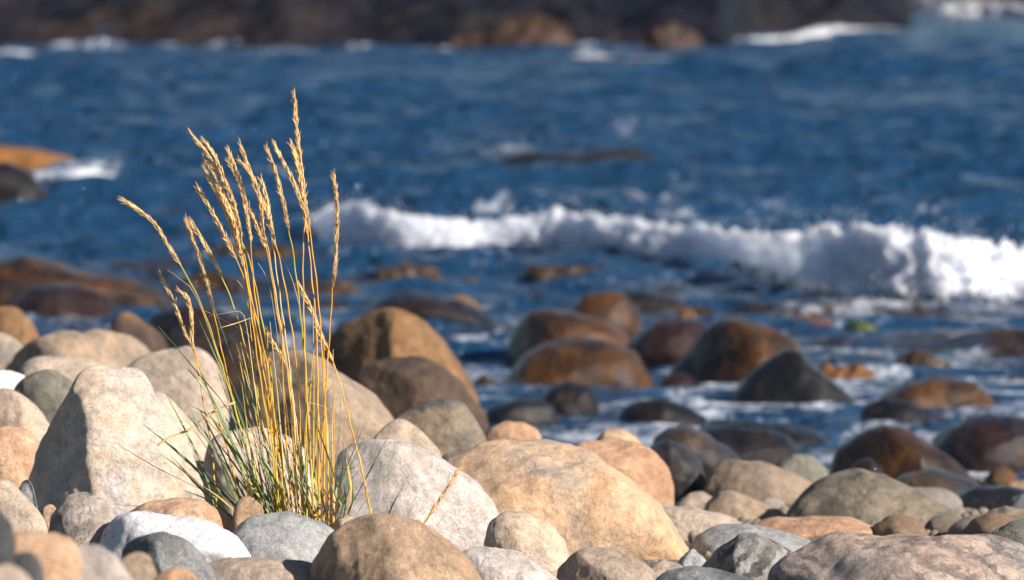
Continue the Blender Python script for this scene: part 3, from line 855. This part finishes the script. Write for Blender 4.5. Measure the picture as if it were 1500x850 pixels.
S('boulder', 'dark boulder with an amber front behind the stacked-looking pair', [(835, 475), (845, 450), (861, 435), (888, 428), (912, 433), (930, 452), (940, 488)], 23.0, 'wetbrown', wl=True)
S('stone', 'long low dark rock farther out behind the amber-fronted boulder', [(870, 455), (885, 432), (922, 424), (962, 430), (996, 444), (1006, 462)], 24.4, 'wetdark', wl=True)
S('boulder', 'long dark low rock in the water right of the grass tips', [(536, 472), (547, 449), (567, 435), (598, 426), (634, 433), (670, 446), (712, 466), (720, 478)], 23.7, 'wetdark', wl=True)
S('stone', 'small pale tan knob at the right end of the long dark low rock', [(652, 462), (660, 440), (678, 434), (698, 446), (712, 464)], 24.1, 'brown', wl=True)
S('boulder', 'orange-brown weedy boulder standing in the water at right', [(1290, 604), (1299, 583), (1327, 563), (1370, 557), (1414, 562), (1443, 583), (1452, 606)], 19.4, 'wetbrown', wl=True, cuts=[(.3, -.8, .3, .6)])
S('stone', 'low blue-black stone in front of the orange-brown weedy boulder', [(1264, 612), (1273, 595), (1293, 587), (1328, 593), (1354, 608), (1360, 614)], 18.9, 'wetdark', wl=True)
S('boulder', 'long brown weed-covered ledge in the water at the left edge', [(-120, 460), (-80, 395), (-10, 380), (44, 376), (85, 388), (136, 400), (184, 406), (218, 421), (236, 442), (242, 460)], 24.6, 'wetbrown', wl=True, ry=.25)
S('boulder', 'dark maroon domed rock with foam at its foot, before the weedy ledge', [(14, 462), (24, 447), (45, 428), (76, 420), (114, 423), (150, 437), (166, 453), (170, 464)], 23.9, 'wetpurple', wl=True)
S('boulder', 'dark grey rock far out in the water at the left edge', [(-70, 312), (-50, 262), (-20, 240), (10, 237), (44, 252), (64, 275), (72, 300), (74, 314)], 33.4, 'wetdark', wl=True)
S('weedy_rock', 'rock covered in orange seaweed behind the far dark rock, left edge', [(-70, 250), (-50, 222), (-5, 214), (45, 218), (76, 223), (104, 231), (118, 246)], 39.5, 'kelp_orange', wl=True, cat='rock')
S('stone', 'low brown rock barely above the wash behind the leftmost grass head', [(206, 320), (218, 307), (250, 303), (280, 310), (292, 322)], 32.7, 'wetpurple', wl=True, cat='rock')
S('stone', 'broad dark rock body standing in for the dark swell far out at centre', [(680, 266), (715, 238), (780, 223), (850, 226), (915, 214), (960, 229), (1005, 266)], 38.8, 'wetblack', wl=True, ry=.2, cat='rock')  # black rock shape added in place of a dark water swell
S('stone', 'low reddish rock just behind the breaker at centre', [(842, 308), (856, 296), (890, 292), (922, 296), (934, 308)], 33.9, 'red', wl=True, cat='rock')
S('boulder', 'rust-brown patch of rock on the far shore at top centre', [(625, 84), (650, 52), (700, 38), (770, 28), (830, 45), (850, 84)], 83.5, 'farbrown', wl=True, ry=.25, cat='rock', amp=3)
S('boulder', 'brown rock at the right end of the far shore ledge', [(900, 82), (925, 60), (955, 42), (990, 30), (1020, 45), (1036, 78)], 83.8, 'farbrown', wl=True, ry=.3, cat='rock', amp=3)

# ------------------------------------------------------------------ seaweed lying on the water
KW = [
    ('orange seaweed clump right of the pyramid-shaped black rock', [(1192, 549), (1204, 534), (1235, 537), (1258, 533), (1274, 549)], 'kelp'),
    ('brown seaweed clump floating left of the bright green one', [(1150, 484), (1165, 470), (1195, 466), (1215, 473), (1232, 485)], 'kelp'),
    ('bright green seaweed patch under the breaker at right', [(1232, 488), (1245, 474), (1265, 471), (1282, 477), (1288, 488)], 'alga'),
    ('dull green seaweed patch near the right edge', [(1422, 494), (1440, 485), (1465, 484), (1484, 494)], 'alga'),
    ('dark brown seaweed clump floating at right, left of the dull green patch', [(1316, 537), (1328, 525), (1355, 520), (1390, 536)], 'kelp_dark'),
    ('small dark seaweed clump at the right edge in the water', [(1470, 567), (1485, 557), (1510, 556), (1525, 568)], 'kelp_dark'),
    ('amber seaweed strip floating before the breaker, left of centre', [(650, 428), (672, 413), (710, 414), (745, 428)], 'kelp'),
    ('brown seaweed strip floating just right of the tallest grass heads', [(548, 402), (580, 392), (625, 396), (650, 403)], 'kelp_dark'),
    ('brown seaweed patch behind the grass stems in the shallow water', [(430, 442), (455, 420), (500, 417), (535, 440)], 'kelp_dark'),
    ('long brown seaweed streak in the water behind the grass heads', [(300, 372), (340, 360), (400, 358), (455, 372)], 'kelp_dark'),
    ('faint brown seaweed streak in the water near the left edge', [(55, 338), (75, 330), (100, 331), (118, 338)], 'kelp_dark'),
    ('small amber seaweed tuft beside the amber-fronted boulder', [(988, 474), (998, 456), (1012, 458), (1022, 476)], 'kelp'),
    ('thin brown seaweed clump in front of the middle breaker', [(770, 400), (800, 392), (850, 394), (880, 401)], 'kelp_dark'),
    ('brown seaweed clump left of the small amber tuft, behind the boulders', [(790, 446), (800, 434), (822, 434), (834, 446)], 'kelp'),
    ('low weed-brown stone awash left of the front brown boulder', [(690, 576), (712, 560), (760, 558), (785, 576)], 'kelp_dark'),
]
for i, (lab, pr, m) in enumerate(KW):
    Yk = Ysurf(max(p[1] for p in pr)) + .1
    S('seaweed_clump', lab, pr, Yk, m, ry=.5, wl=True, amp=3.5, ncut=0, sub=5, cat='seaweed', seed=300 + i)

# ------------------------------------------------------------------ small filler stones and gravel
fr_ = np.random.RandomState(5)
bases = []
fmats = ['paletan', 'grey', 'tan', 'greytan', 'greywhite', 'tangrey', 'salmon', 'darkgrey']
for k in range(7):
    D, Fc = ICO[3]
    sc3 = fr_.uniform(.75, 1.2, 3) * np.array((1, .8, .62))
    Vb = D * sc3
    Vb = Vb * (1 + .16 * fbm(D * 1.4 + k * 9, 400 + k, 3))[:, None]
    bases.append((Vb, Fc))
foot = []
for o in ROCKS:
    bb = [Vector(c) for c in o.bound_box]
    foot.append((o.location.x + min(b.x for b in bb), o.location.x + max(b.x for b in bb), o.location.y + min(b.y for b in bb), o.location.y + max(b.y for b in bb)))
lab = 'small stone wedged in a gap between the larger beach stones'
protos = {}
used_l = set()
CN = {'paletan': 'cream', 'grey': 'grey', 'tan': 'tan', 'greytan': 'grey-tan', 'greywhite': 'whitish', 'tangrey': 'beige', 'salmon': 'salmon-pink', 'darkgrey': 'dark grey', 'wetgrey': 'wet grey', 'wetdark': 'wet black', 'wetpurple': 'wet maroon', 'brown': 'brown'}
cnt = 0
for _ in range(1500):
    if cnt >= 46: break
    Yf = fr_.uniform(10.8, 16.6); Xf = fr_.uniform(-1, 1) * (.13 * Yf)
    r = fr_.uniform(.035, .085)
    ok = all(not (a + r * .1 < Xf < b - r * .1 and c < Yf < d) for a, b, c, d in foot)
    if not ok: continue
    foot.append((Xf - r * .8, Xf + r * .8, Yf - r * .7, Yf + r * .7))
    kb = fr_.randint(7); mt = fmats[fr_.randint(8)] if Yf < 14.5 else ['wetgrey', 'wetdark', 'wetpurple', 'brown'][fr_.randint(4)]
    near_o = min(ROCKS, key=lambda r_: (r_.location.x - Xf) ** 2 + (r_.location.y - Yf) ** 2)
    ws = near_o['label'].replace(',', '').split()[:8]
    while ws[-1] in ('the', 'of', 'at', 'in', 'with', 'a', 'by', 'on', 'behind', 'and', 'right', 'left', 'before', 'its', 'to', 'just', 'for', 'between', 'above', 'front', 'beside', 'big', 'small', 'tall', 'tan-brown', 'pale', 'large'): ws.pop()
    lab = 'little %s stone low beside the %s' % (CN[mt], ' '.join(ws))
    if lab in used_l: continue
    used_l.add(lab)
    key = (kb, mt)
    if key not in protos:
        protos[key] = link_mesh('stone', bases[kb][0], bases[kb][1], MATS[mt])
        o = protos[key]
    else:
        o = protos[key].copy(); COL.objects.link(o)
    o.scale = (r, r, r)
    o.rotation_euler = (fr_.uniform(-.3, .3), fr_.uniform(-.3, .3), fr_.uniform(0, 6.28))
    o.location = (Xf, Yf, terr(Yf) - .05 + r * .35)
    tag(o, lab, 'stone', 'small stones filling the gaps of the beach')
    cnt += 1
# fine gravel
VS, FS = ICO[1]
gv, gf, off = [], [], 0
for k in range(7500):
    Yf = fr_.uniform(8.6, 17); Xf = fr_.uniform(-1, 1) * (.14 * Yf)
    r = fr_.uniform(.006, .018)
    gv.append(VS * r * fr_.uniform(.6, 1.2, 3) + np.array((Xf, Yf, terr(Yf) - (.045 if Yf > 11.9 else .062) + fr_.uniform(0, .012)))); gf.append(FS + off); off += len(VS)
rockmat('gravel', (.30, .25, .20), (.40, .34, .28), (.22, .20, .19), speck=.3, scale=3)
tag(link_mesh('gravel', np.concatenate(gv), np.concatenate(gf), MATS['gravel']), 'fine mixed gravel lying between the stones', 'gravel', kind='stuff')

# ------------------------------------------------------------------ grass
GY0 = 10.36


def crspline(pts, n):
    pts = [np.array(p, float) for p in pts]
    pts = [2 * pts[0] - pts[1]] + pts + [2 * pts[-1] - pts[-2]]
    segs = len(pts) - 3
    L = [np.linalg.norm(pts[i + 2] - pts[i + 1]) for i in range(segs)]
    tot = sum(L)
    out = []
    for i in range(segs):
        k = max(2, int(round(n * L[i] / tot)))
        p0, p1, p2, p3 = pts[i:i + 4]
        for t in np.linspace(0, 1, k, endpoint=False):
            out.append(.5 * ((2 * p1) + (-p0 + p2) * t + (2 * p0 - 5 * p1 + 4 * p2 - p3) * t * t + (-p0 + 3 * p1 - 3 * p2 + p3) * t ** 3))
    out.append(pts[-2])
    return np.array(out)


def frames(C):
    T = np.gradient(C, axis=0)
    T /= np.linalg.norm(T, axis=1)[:, None] + 1e-12
    up = np.array((.1, 1., .05))
    A = np.cross(T, up); A /= np.linalg.norm(A, axis=1)[:, None] + 1e-12
    B = np.cross(T, A)
    return T, A, B


def tube(C, rad, k=6):
    T, A, B = frames(C)
    n = len(C)
    rad = np.broadcast_to(rad, n)
    an = np.arange(k) * 2 * math.pi / k
    V = (C[:, None] + rad[:, None, None] * (np.cos(an)[None, :, None] * A[:, None] + np.sin(an)[None, :, None] * B[:, None])).reshape(-1, 3)
    F = []
    for i in range(n - 1):
        for j in range(k):
            F.append((i * k + j, i * k + (j + 1) % k, (i + 1) * k + (j + 1) % k, (i + 1) * k + j))
    return V, np.array(F)


def ribbon(C, wd, fold=.35, tw=0.):
    """folded leaf blade with real thickness"""
    T, A, B = frames(C)
    n = len(C)
    a = np.linspace(tw, tw + 1.3 * (1 if tw > 0 else -1), n)[:, None]
    A2 = np.cos(a) * A + np.sin(a) * B
    B2 = -np.sin(a) * A + np.cos(a) * B
    w_ = np.broadcast_to(wd, n)[:, None]
    th = .0004
    rows = [C - A2 * w_ + B2 * w_ * fold, C, C + A2 * w_ + B2 * w_ * fold, C + A2 * w_ * .9 + B2 * (w_ * fold + th), C + B2 * th * 1.5, C - A2 * w_ * .9 + B2 * (w_ * fold + th)]
    V = np.stack(rows, 1).reshape(-1, 3)
    F = []
    for i in range(n - 1):
        for j in range(6):
            F.append((i * 6 + j, i * 6 + (j + 1) % 6, (i + 1) * 6 + (j + 1) % 6, (i + 1) * 6 + j))
    return V, np.array(F)


def spikelets(C, rs, dense=1., wid=1.):
    """seed head: pointed husks overlapping along the path C (tip first)"""
    seg = np.linalg.norm(np.diff(C, axis=0), axis=1)
    s_ = np.concatenate([[0], np.cumsum(seg)])
    L = s_[-1]
    Vs, Fs, off = [], [], 0
    V, F = tube(C, .0010, 5)
    Vs.append(V); Fs.append(F3(F)); off = len(V)
    T, A, B = frames(C)
    d = 0.0035
    side = 1
    while d < L:
        for rep in range(3):
            dd = min(max(d + rs.uniform(-.002, .002), 0), L)
            c = np.array([np.interp(dd, s_, C[:, k]) for k in range(3)])
            t = -np.array([np.interp(dd, s_, T[:, k]) for k in range(3)])      # towards the tip
            t /= np.linalg.norm(t)
            a = np.array([np.interp(dd, s_, A[:, k]) for k in range(3)]); b = np.cross(t, a)
            ang = (0 if side > 0 else math.pi) + rs.normal(0, .75)
            out = math.cos(ang) * a + math.sin(ang) * b
            taper = min(1, .45 + dd / (L * .28)) * (1 - .35 * max(0, (dd / L - .7) / .3))
            ln = rs.uniform(.012, .019) * (.75 + .25 * taper)
            tilt = rs.uniform(.10, .34)
            if rs.rand() < .05: tilt += .25
            ax = t * math.cos(tilt) + out * math.sin(tilt)
            sd = np.cross(ax, out); sd /= np.linalg.norm(sd)
            o2 = np.cross(sd, ax)
            w0 = rs.uniform(.0013, .0021) * taper * wid
            base = c + out * .0008
            prof = [(0, .35), (.28, 1.), (.6, .72), (.85, .28)]
            ring = []
            for (tt, rr) in prof:
                for q_ in range(5):
                    an = q_ * 2 * math.pi / 5
                    ring.append(base + ax * ln * tt + (math.cos(an) * sd * w0 + math.sin(an) * o2 * w0 * .62) * rr)
            ring.append(base + ax * ln)
            Vs.append(np.array(ring))
            fs = []
            for i in range(3):
                for j in range(5):
                    p0, p1, p2, p3 = i * 5 + j, i * 5 + (j + 1) % 5, (i + 1) * 5 + (j + 1) % 5, (i + 1) * 5 + j
                    fs += [(p0, p1, p2), (p0, p2, p3)]
            for j in range(5):
                fs.append((15 + j, 15 + (j + 1) % 5, 20))
            Fs.append(np.array(fs) + off)
            off += 21
        side = -side
        d += .0042 / dense
    return np.concatenate(Vs), np.concatenate(Fs)


tuft = empty('grass_tuft', P(430, 792, GY0))
tag(tuft, 'tall tuft of golden beach grass with seed heads and grey-green blades', 'grass tuft')
gr = np.random.RandomState(42)


def topath(pts, y0, y1):
    """photo points (tip first) to world, depth y0 at the tip to y1 at the base"""
    n = len(pts)
    tt = np.linspace(0, 1, n)
    return [P(x, y, y0 + (y1 - y0) * t) for (x, y), t in zip(pts, tt)]


# (head points tip->head end, stem points below, stem material)
HEADS = [
    ([(430, 136), (436, 200), (442, 252), (447, 292), (453, 334)], [(461, 392), (468, 460), (474, 560), (480, 680), (482, 785)], 0),
    ([(426, 210), (435, 238), (441, 272), (447, 318)], [(444, 365), (445, 460), (450, 600), (462, 785)], 0),
    ([(401, 210), (416, 240), (430, 268), (443, 302), (451, 345)], [(456, 400), (463, 480), (466, 600), (468, 785)], 0),
    ([(390, 216), (402, 248), (412, 284), (420, 322), (423, 338)], [(430, 376), (440, 460), (447, 560), (450, 780)], 3),
    ([(488, 254), (493, 296), (493, 344), (490, 400), (487, 425)], [(484, 470), (478, 560), (471, 660), (464, 785)], 0),
    ([(351, 211), (362, 240), (378, 280), (392, 316), (404, 360)], [(412, 392), (424, 460), (436, 560), (446, 785)], 0),
    ([(349, 234), (366, 256), (380, 292), (386, 344), (392, 362)], [(402, 420), (414, 500), (430, 620), (440, 780)], 2),
    ([(333, 218), (346, 252), (358, 288), (374, 328), (391, 370)], [(400, 420), (406, 460), (425, 580), (436, 785)], 0),
    ([(335, 238), (350, 264), (360, 308), (367, 356)], [(372, 420), (386, 520), (410, 660), (425, 780)], 0),
    ([(278, 194), (296, 216), (310, 236), (326, 260), (338, 288), (348, 320), (354, 352)], [(364, 410), (378, 500), (398, 620), (420, 780)], 0),
    ([(297, 206), (314, 228), (330, 268), (342, 300), (351, 346)], [(366, 384), (382, 460), (400, 570), (425, 780)], 3),
    ([(298, 232), (314, 258), (326, 292), (342, 328), (352, 366)], [(363, 420), (376, 520), (396, 650), (412, 780)], 0),
    ([(298, 244), (312, 272), (328, 304), (346, 352), (358, 392)], [(368, 440), (384, 540), (400, 650), (416, 780)], 2),
    ([(288, 274), (304, 300), (320, 328), (334, 356), (346, 381)], [(358, 408), (372, 452), (392, 540), (408, 660), (420, 780)], 0),
    ([(178, 292), (202, 308), (226, 328), (246, 360), (266, 392)], [(282, 420), (300, 460), (320, 520), (350, 620), (392, 780)], 3),
    ([(272, 320), (284, 356), (298, 396), (312, 452)], [(322, 500), (339, 576), (363, 670), (384, 785)], 0),
    ([(279, 324), (298, 356), (314, 384), (326, 408)], [(346, 460), (362, 520), (384, 620), (408, 780)], 3),
    ([(234, 402), (251, 435), (264, 469), (273, 493), (283, 512)], [(292, 555), (301, 606), (310, 660), (320, 770)], 0),
    ([(262, 426), (275, 439), (280, 466), (281, 493), (284, 512)], [(297, 551), (314, 596), (336, 670), (360, 770)], 0),
    ([(438, 418), (457, 456), (472, 497), (488, 532)], [(501, 572), (516, 632), (531, 692), (547, 775)], 0),
    ([(390, 486), (404, 510), (418, 535)], [(430, 590), (440, 680), (448, 785)], 2),
    ([(318, 262), (334, 300), (344, 330), (352, 372)], [(366, 440), (384, 540), (404, 660), (418, 780)], 0),
    ([(382, 262), (392, 300), (398, 345)], [(408, 420), (424, 540), (440, 700), (446, 785)], 2),
]
smats = [MATS['straw_stem'], MATS['straw_stem'], MATS['straw_pale'], MATS['olive_stem']]
cl0 = tuft.location


def part(name, V, F, mat, parent, base):
    o = link_mesh(name, V, F, mat, loc=base)
    o.parent = parent
    # parents are unrotated and unscaled: local offset is the plain difference
    wp = np.array(parent.location)
    pp = parent.parent
    while pp is not None:
        wp = wp + np.array(pp.location); pp = pp.parent
    o.location = tuple(np.array(base) - wp)
    return o


for hi, (hp, st, mt) in enumerate(HEADS):
    yt = GY0 + gr.uniform(-.16, .16)
    yb = GY0 + gr.uniform(-.05, .05)
    allp = topath(hp + st, yt, yb)
    Hc = crspline(allp[:len(hp) + 1], 46)
    kcut = int(len(Hc) * .97)
    Lh = len(hp)
    C = crspline(allp, 70)
    # head end index
    endp = allp[Lh - 1]
    kk = int(np.argmin(np.linalg.norm(C - endp, axis=1)))
    headC = C[:kk + 1]
    stemC = C[kk - 1 if kk > 0 else 0:]
    stemC[:, 0] += .0006 * np.sin(np.arange(len(stemC)) * .9 + hi)
    rad = np.linspace(.0011, .0019, len(stemC))
    # joints (nodes) on the culm
    V, F = tube(stemC, rad, 7)
    so = part('stem', V, F3(F), smats[mt], tuft, allp[-1])
    hV, hF = spikelets(headC, gr, dense=1.0, wid=1.0 if hi != 20 else .8)
    part('seed_head', hV, hF, MATS['straw_head'], so, endp)

# plain dry stems without a head in view
for k in range(17):
    bx = gr.uniform(395, 492)
    lean = min((bx - 455) * 1.1 + gr.normal(0, 12), 6)
    ty = gr.uniform(430, 590)
    tx = bx + lean * (1 - (ty - 400) / 400) - 4
    mx, my = (bx * .42 + tx * .58) + gr.normal(0, 4), (780 * .42 + ty * .58)
    pts = topath([(tx, ty), (mx, my), (bx, 786)], GY0 + gr.uniform(-.12, .12), GY0 + gr.uniform(-.05, .05))
    C = crspline(pts, 26)
    V, F = tube(C, np.linspace(.0006, .0021, len(C)), 6)
    part('stem', V, F3(F), smats[gr.choice([0, 0, 0, 2, 3])], tuft, pts[-1])

# leaf blades: traced ones first, then the mass
BL = [
    ([(232, 478), (285, 540), (345, 620), (400, 780)], 'leaf_green', 3.2),
    ([(239, 570), (272, 632), (300, 695), (322, 775)], 'leaf_green', 3.),
    ([(168, 648), (225, 682), (275, 707), (322, 735), (345, 785)], 'leaf_grey', 3.2),
    ([(160, 738), (200, 741), (250, 742), (305, 760), (330, 785)], 'leaf_grey', 2.6),
    ([(250, 515), (300, 570), (350, 650), (400, 780)], 'leaf_grey', 3.),
    ([(264, 585), (318, 620), (362, 690), (395, 785)], 'leaf_green', 3.),
    ([(310, 440), (338, 520), (372, 620), (410, 780)], 'leaf_grey', 3.4),
    ([(292, 470), (325, 545), (362, 640), (402, 780)], 'leaf_green', 3.2),
    ([(270, 600), (300, 640), (345, 700), (380, 785)], 'leaf_grey', 3.2),
    ([(302, 600), (340, 660), (372, 715), (395, 785)], 'leaf_green', 3.4),
    ([(320, 520), (352, 590), (388, 680), (412, 785)], 'leaf_grey', 3.8),
    ([(345, 500), (368, 580), (395, 680), (418, 785)], 'leaf_green', 3.4),
    ([(476, 690), (490, 722), (515, 768)], 'leaf_grey', 3.),
    ([(503, 636), (502, 690), (494, 740), (485, 785)], 'leaf_green', 2.),
    ([(520, 700), (505, 735), (490, 785)], 'leaf_grey', 2.4),
    ([(455, 600), (478, 660), (500, 730), (512, 772)], 'leaf_yellow', 3.),
    ([(535, 640), (512, 690), (490, 780)], 'leaf_green', 1.2),
    ([(500, 560), (496, 650), (480, 780)], 'leaf_grey', 1.2),
    ([(305, 464), (330, 459), (352, 457), (361, 478), (372, 560), (400, 780)], 'straw_pale', 1.0),
    ([(320, 481), (345, 474), (368, 466)], 'straw_pale', 1.0),
    ([(300, 455), (345, 478), (372, 498), (410, 560), (440, 780)], 'straw_pale', 1.1),
    ([(245, 395), (268, 412), (290, 440), (330, 560), (380, 780)], 'straw_pale', .9),
    ([(395, 352), (420, 390), (440, 460), (452, 600), (458, 780)], 'straw_pale', .9),
    ([(378, 385), (392, 410), (402, 460), (420, 600), (440, 780)], 'straw_pale', .9),
    ([(342, 405), (362, 432), (380, 500), (410, 640), (432, 780)], 'straw_pale', .9),
    ([(455, 590), (480, 600), (500, 640), (540, 720)], 'straw_pale', .8),
]
blades = []
for pts, m, wpx in BL:
    blades.append((pts, m, wpx))
for k in range(84):
    u = gr.rand()
    bx = gr.uniform(365, 500)
    ln = gr.uniform(90, 265) * (1 if bx < 450 else .72)
    a = gr.normal(-.36, .24) + (bx - 430) * .0042
    if bx > 470: a += .2
    tx, ty = bx + math.sin(a) * ln, 785 - math.cos(a) * ln
    droop = gr.uniform(-8, 14)
    mx, my = bx * .5 + tx * .5 + droop * math.cos(a), (785 + ty) * .5 - droop * math.sin(a) * .5
    qx, qy = bx * .22 + tx * .78 + droop * .6, 785 * .22 + ty * .78
    m = gr.choice(['leaf_green', 'leaf_grey', 'leaf_grey', 'leaf_green', 'leaf_yellow', 'straw_stem'], p=[.26, .27, .18, .15, .08, .06])
    blades.append(([(tx, ty), (qx, qy), (mx, my), (bx, 787)], m, gr.uniform(2.4, 4.6)))
for k in range(13):
    x0 = gr.uniform(330, 500); y0 = gr.uniform(560, 740); a = gr.uniform(-1.5, 1.5); L_ = gr.uniform(20, 60)
    x1, y1 = x0 + math.sin(a) * L_, y0 - abs(math.cos(a)) * L_ * .6
    blades.append(([(x1, y1), ((x0 + x1) / 2 + gr.normal(0, 6), (y0 + y1) / 2 + gr.normal(0, 6)), (x0, y0)], gr.choice(['straw_pale', 'straw_head']), gr.uniform(.8, 1.8)))
restV, restF, off = [], [], 0
order = list(range(len(blades)))
for i, (pts, m, wpx) in enumerate(blades):
    yt = GY0 + gr.uniform(-.20, .12)
    if i in (2, 3): yt = GY0 - .05
    W = topath(pts, yt, GY0 + gr.uniform(-.06, .06))
    C = crspline(W, 22)
    n = len(C)
    t = np.linspace(0, 1, n)
    wd = wpx * .00126 * .62 * np.minimum(1, .06 + t * 2.6) * (1 - .25 * t)
    V, F = ribbon(C, wd, tw=gr.uniform(-.9, .9))
    F = F3(F)
    if i < 96:
        part('leaf_blade', V, F, MATS[m], tuft, W[-1])
    else:
        restV.append(V); restF.append(F + off); off += len(V)
o = part('leaf_blades', np.concatenate(restV), np.concatenate(restF), MATS['leaf_green'], tuft, np.array(tuft.location))
o['kind'] = 'stuff'

# broken dry culm with ragged sheath lying over the pale boulder side
C = crspline(topath([(230, 653), (250, 640), (276, 630), (298, 614), (322, 598), (345, 590)], 10.30, 10.3), 30)
rad = .0019 + .0007 * np.sin(np.linspace(0, 22, len(C)))
V, F = tube(C, rad, 7)
part('broken_stalk', V, F3(F), MATS['straw_head'], tuft, C[-1])
C = crspline(topath([(300, 612), (325, 636), (352, 655)], 10.30, 10.3), 14)
V, F = tube(C, np.linspace(.0016, .0008, len(C)), 7)
part('broken_stalk', V, F3(F), MATS['straw_stem'], tuft, C[-1])

# little separate shoots right of the tuft
base = P(607, 800, 10.05)
sh = empty('grass_shoot', base)
tag(sh, 'single short golden grass head leaning right before the greyish-white boulder', 'grass shoot')
W = topath([(672, 688), (658, 712), (642, 736), (622, 766), (607, 800)], 10.05, 10.05)
C = crspline(W, 40)
V, F = tube(C[28:], .0012, 6)
st = part('stem', V, F3(F), MATS['straw_stem'], sh, base)
hV, hF = spikelets(C[:32], gr, wid=.8)
part('seed_head', hV, hF, MATS['straw_head'], st, W[3])
W = topath([(664, 738), (650, 755), (632, 785), (622, 805)], 10.06, 10.05)
C = crspline(W, 14); V, F = tube(C, np.linspace(.0003, .0006, len(C)), 5)
part('leaf_blade', V, F3(F), MATS['leaf_grey'], sh, base)
base = P(566, 790, 10.0)
W = topath([(592, 711), (582, 728), (572, 750), (566, 790)], 10.0, 10.0)
C = crspline(W, 14); t = np.linspace(0, 1, len(C))
V, F = ribbon(C, .0024 * np.minimum(1, .05 + t * 2), tw=.3)
o = link_mesh('grass_sprig', V, F3(F), MATS['leaf_green'], loc=base)
tag(o, 'lone short dark green grass blade sticking up behind the tan-brown boulder', 'grass blade')
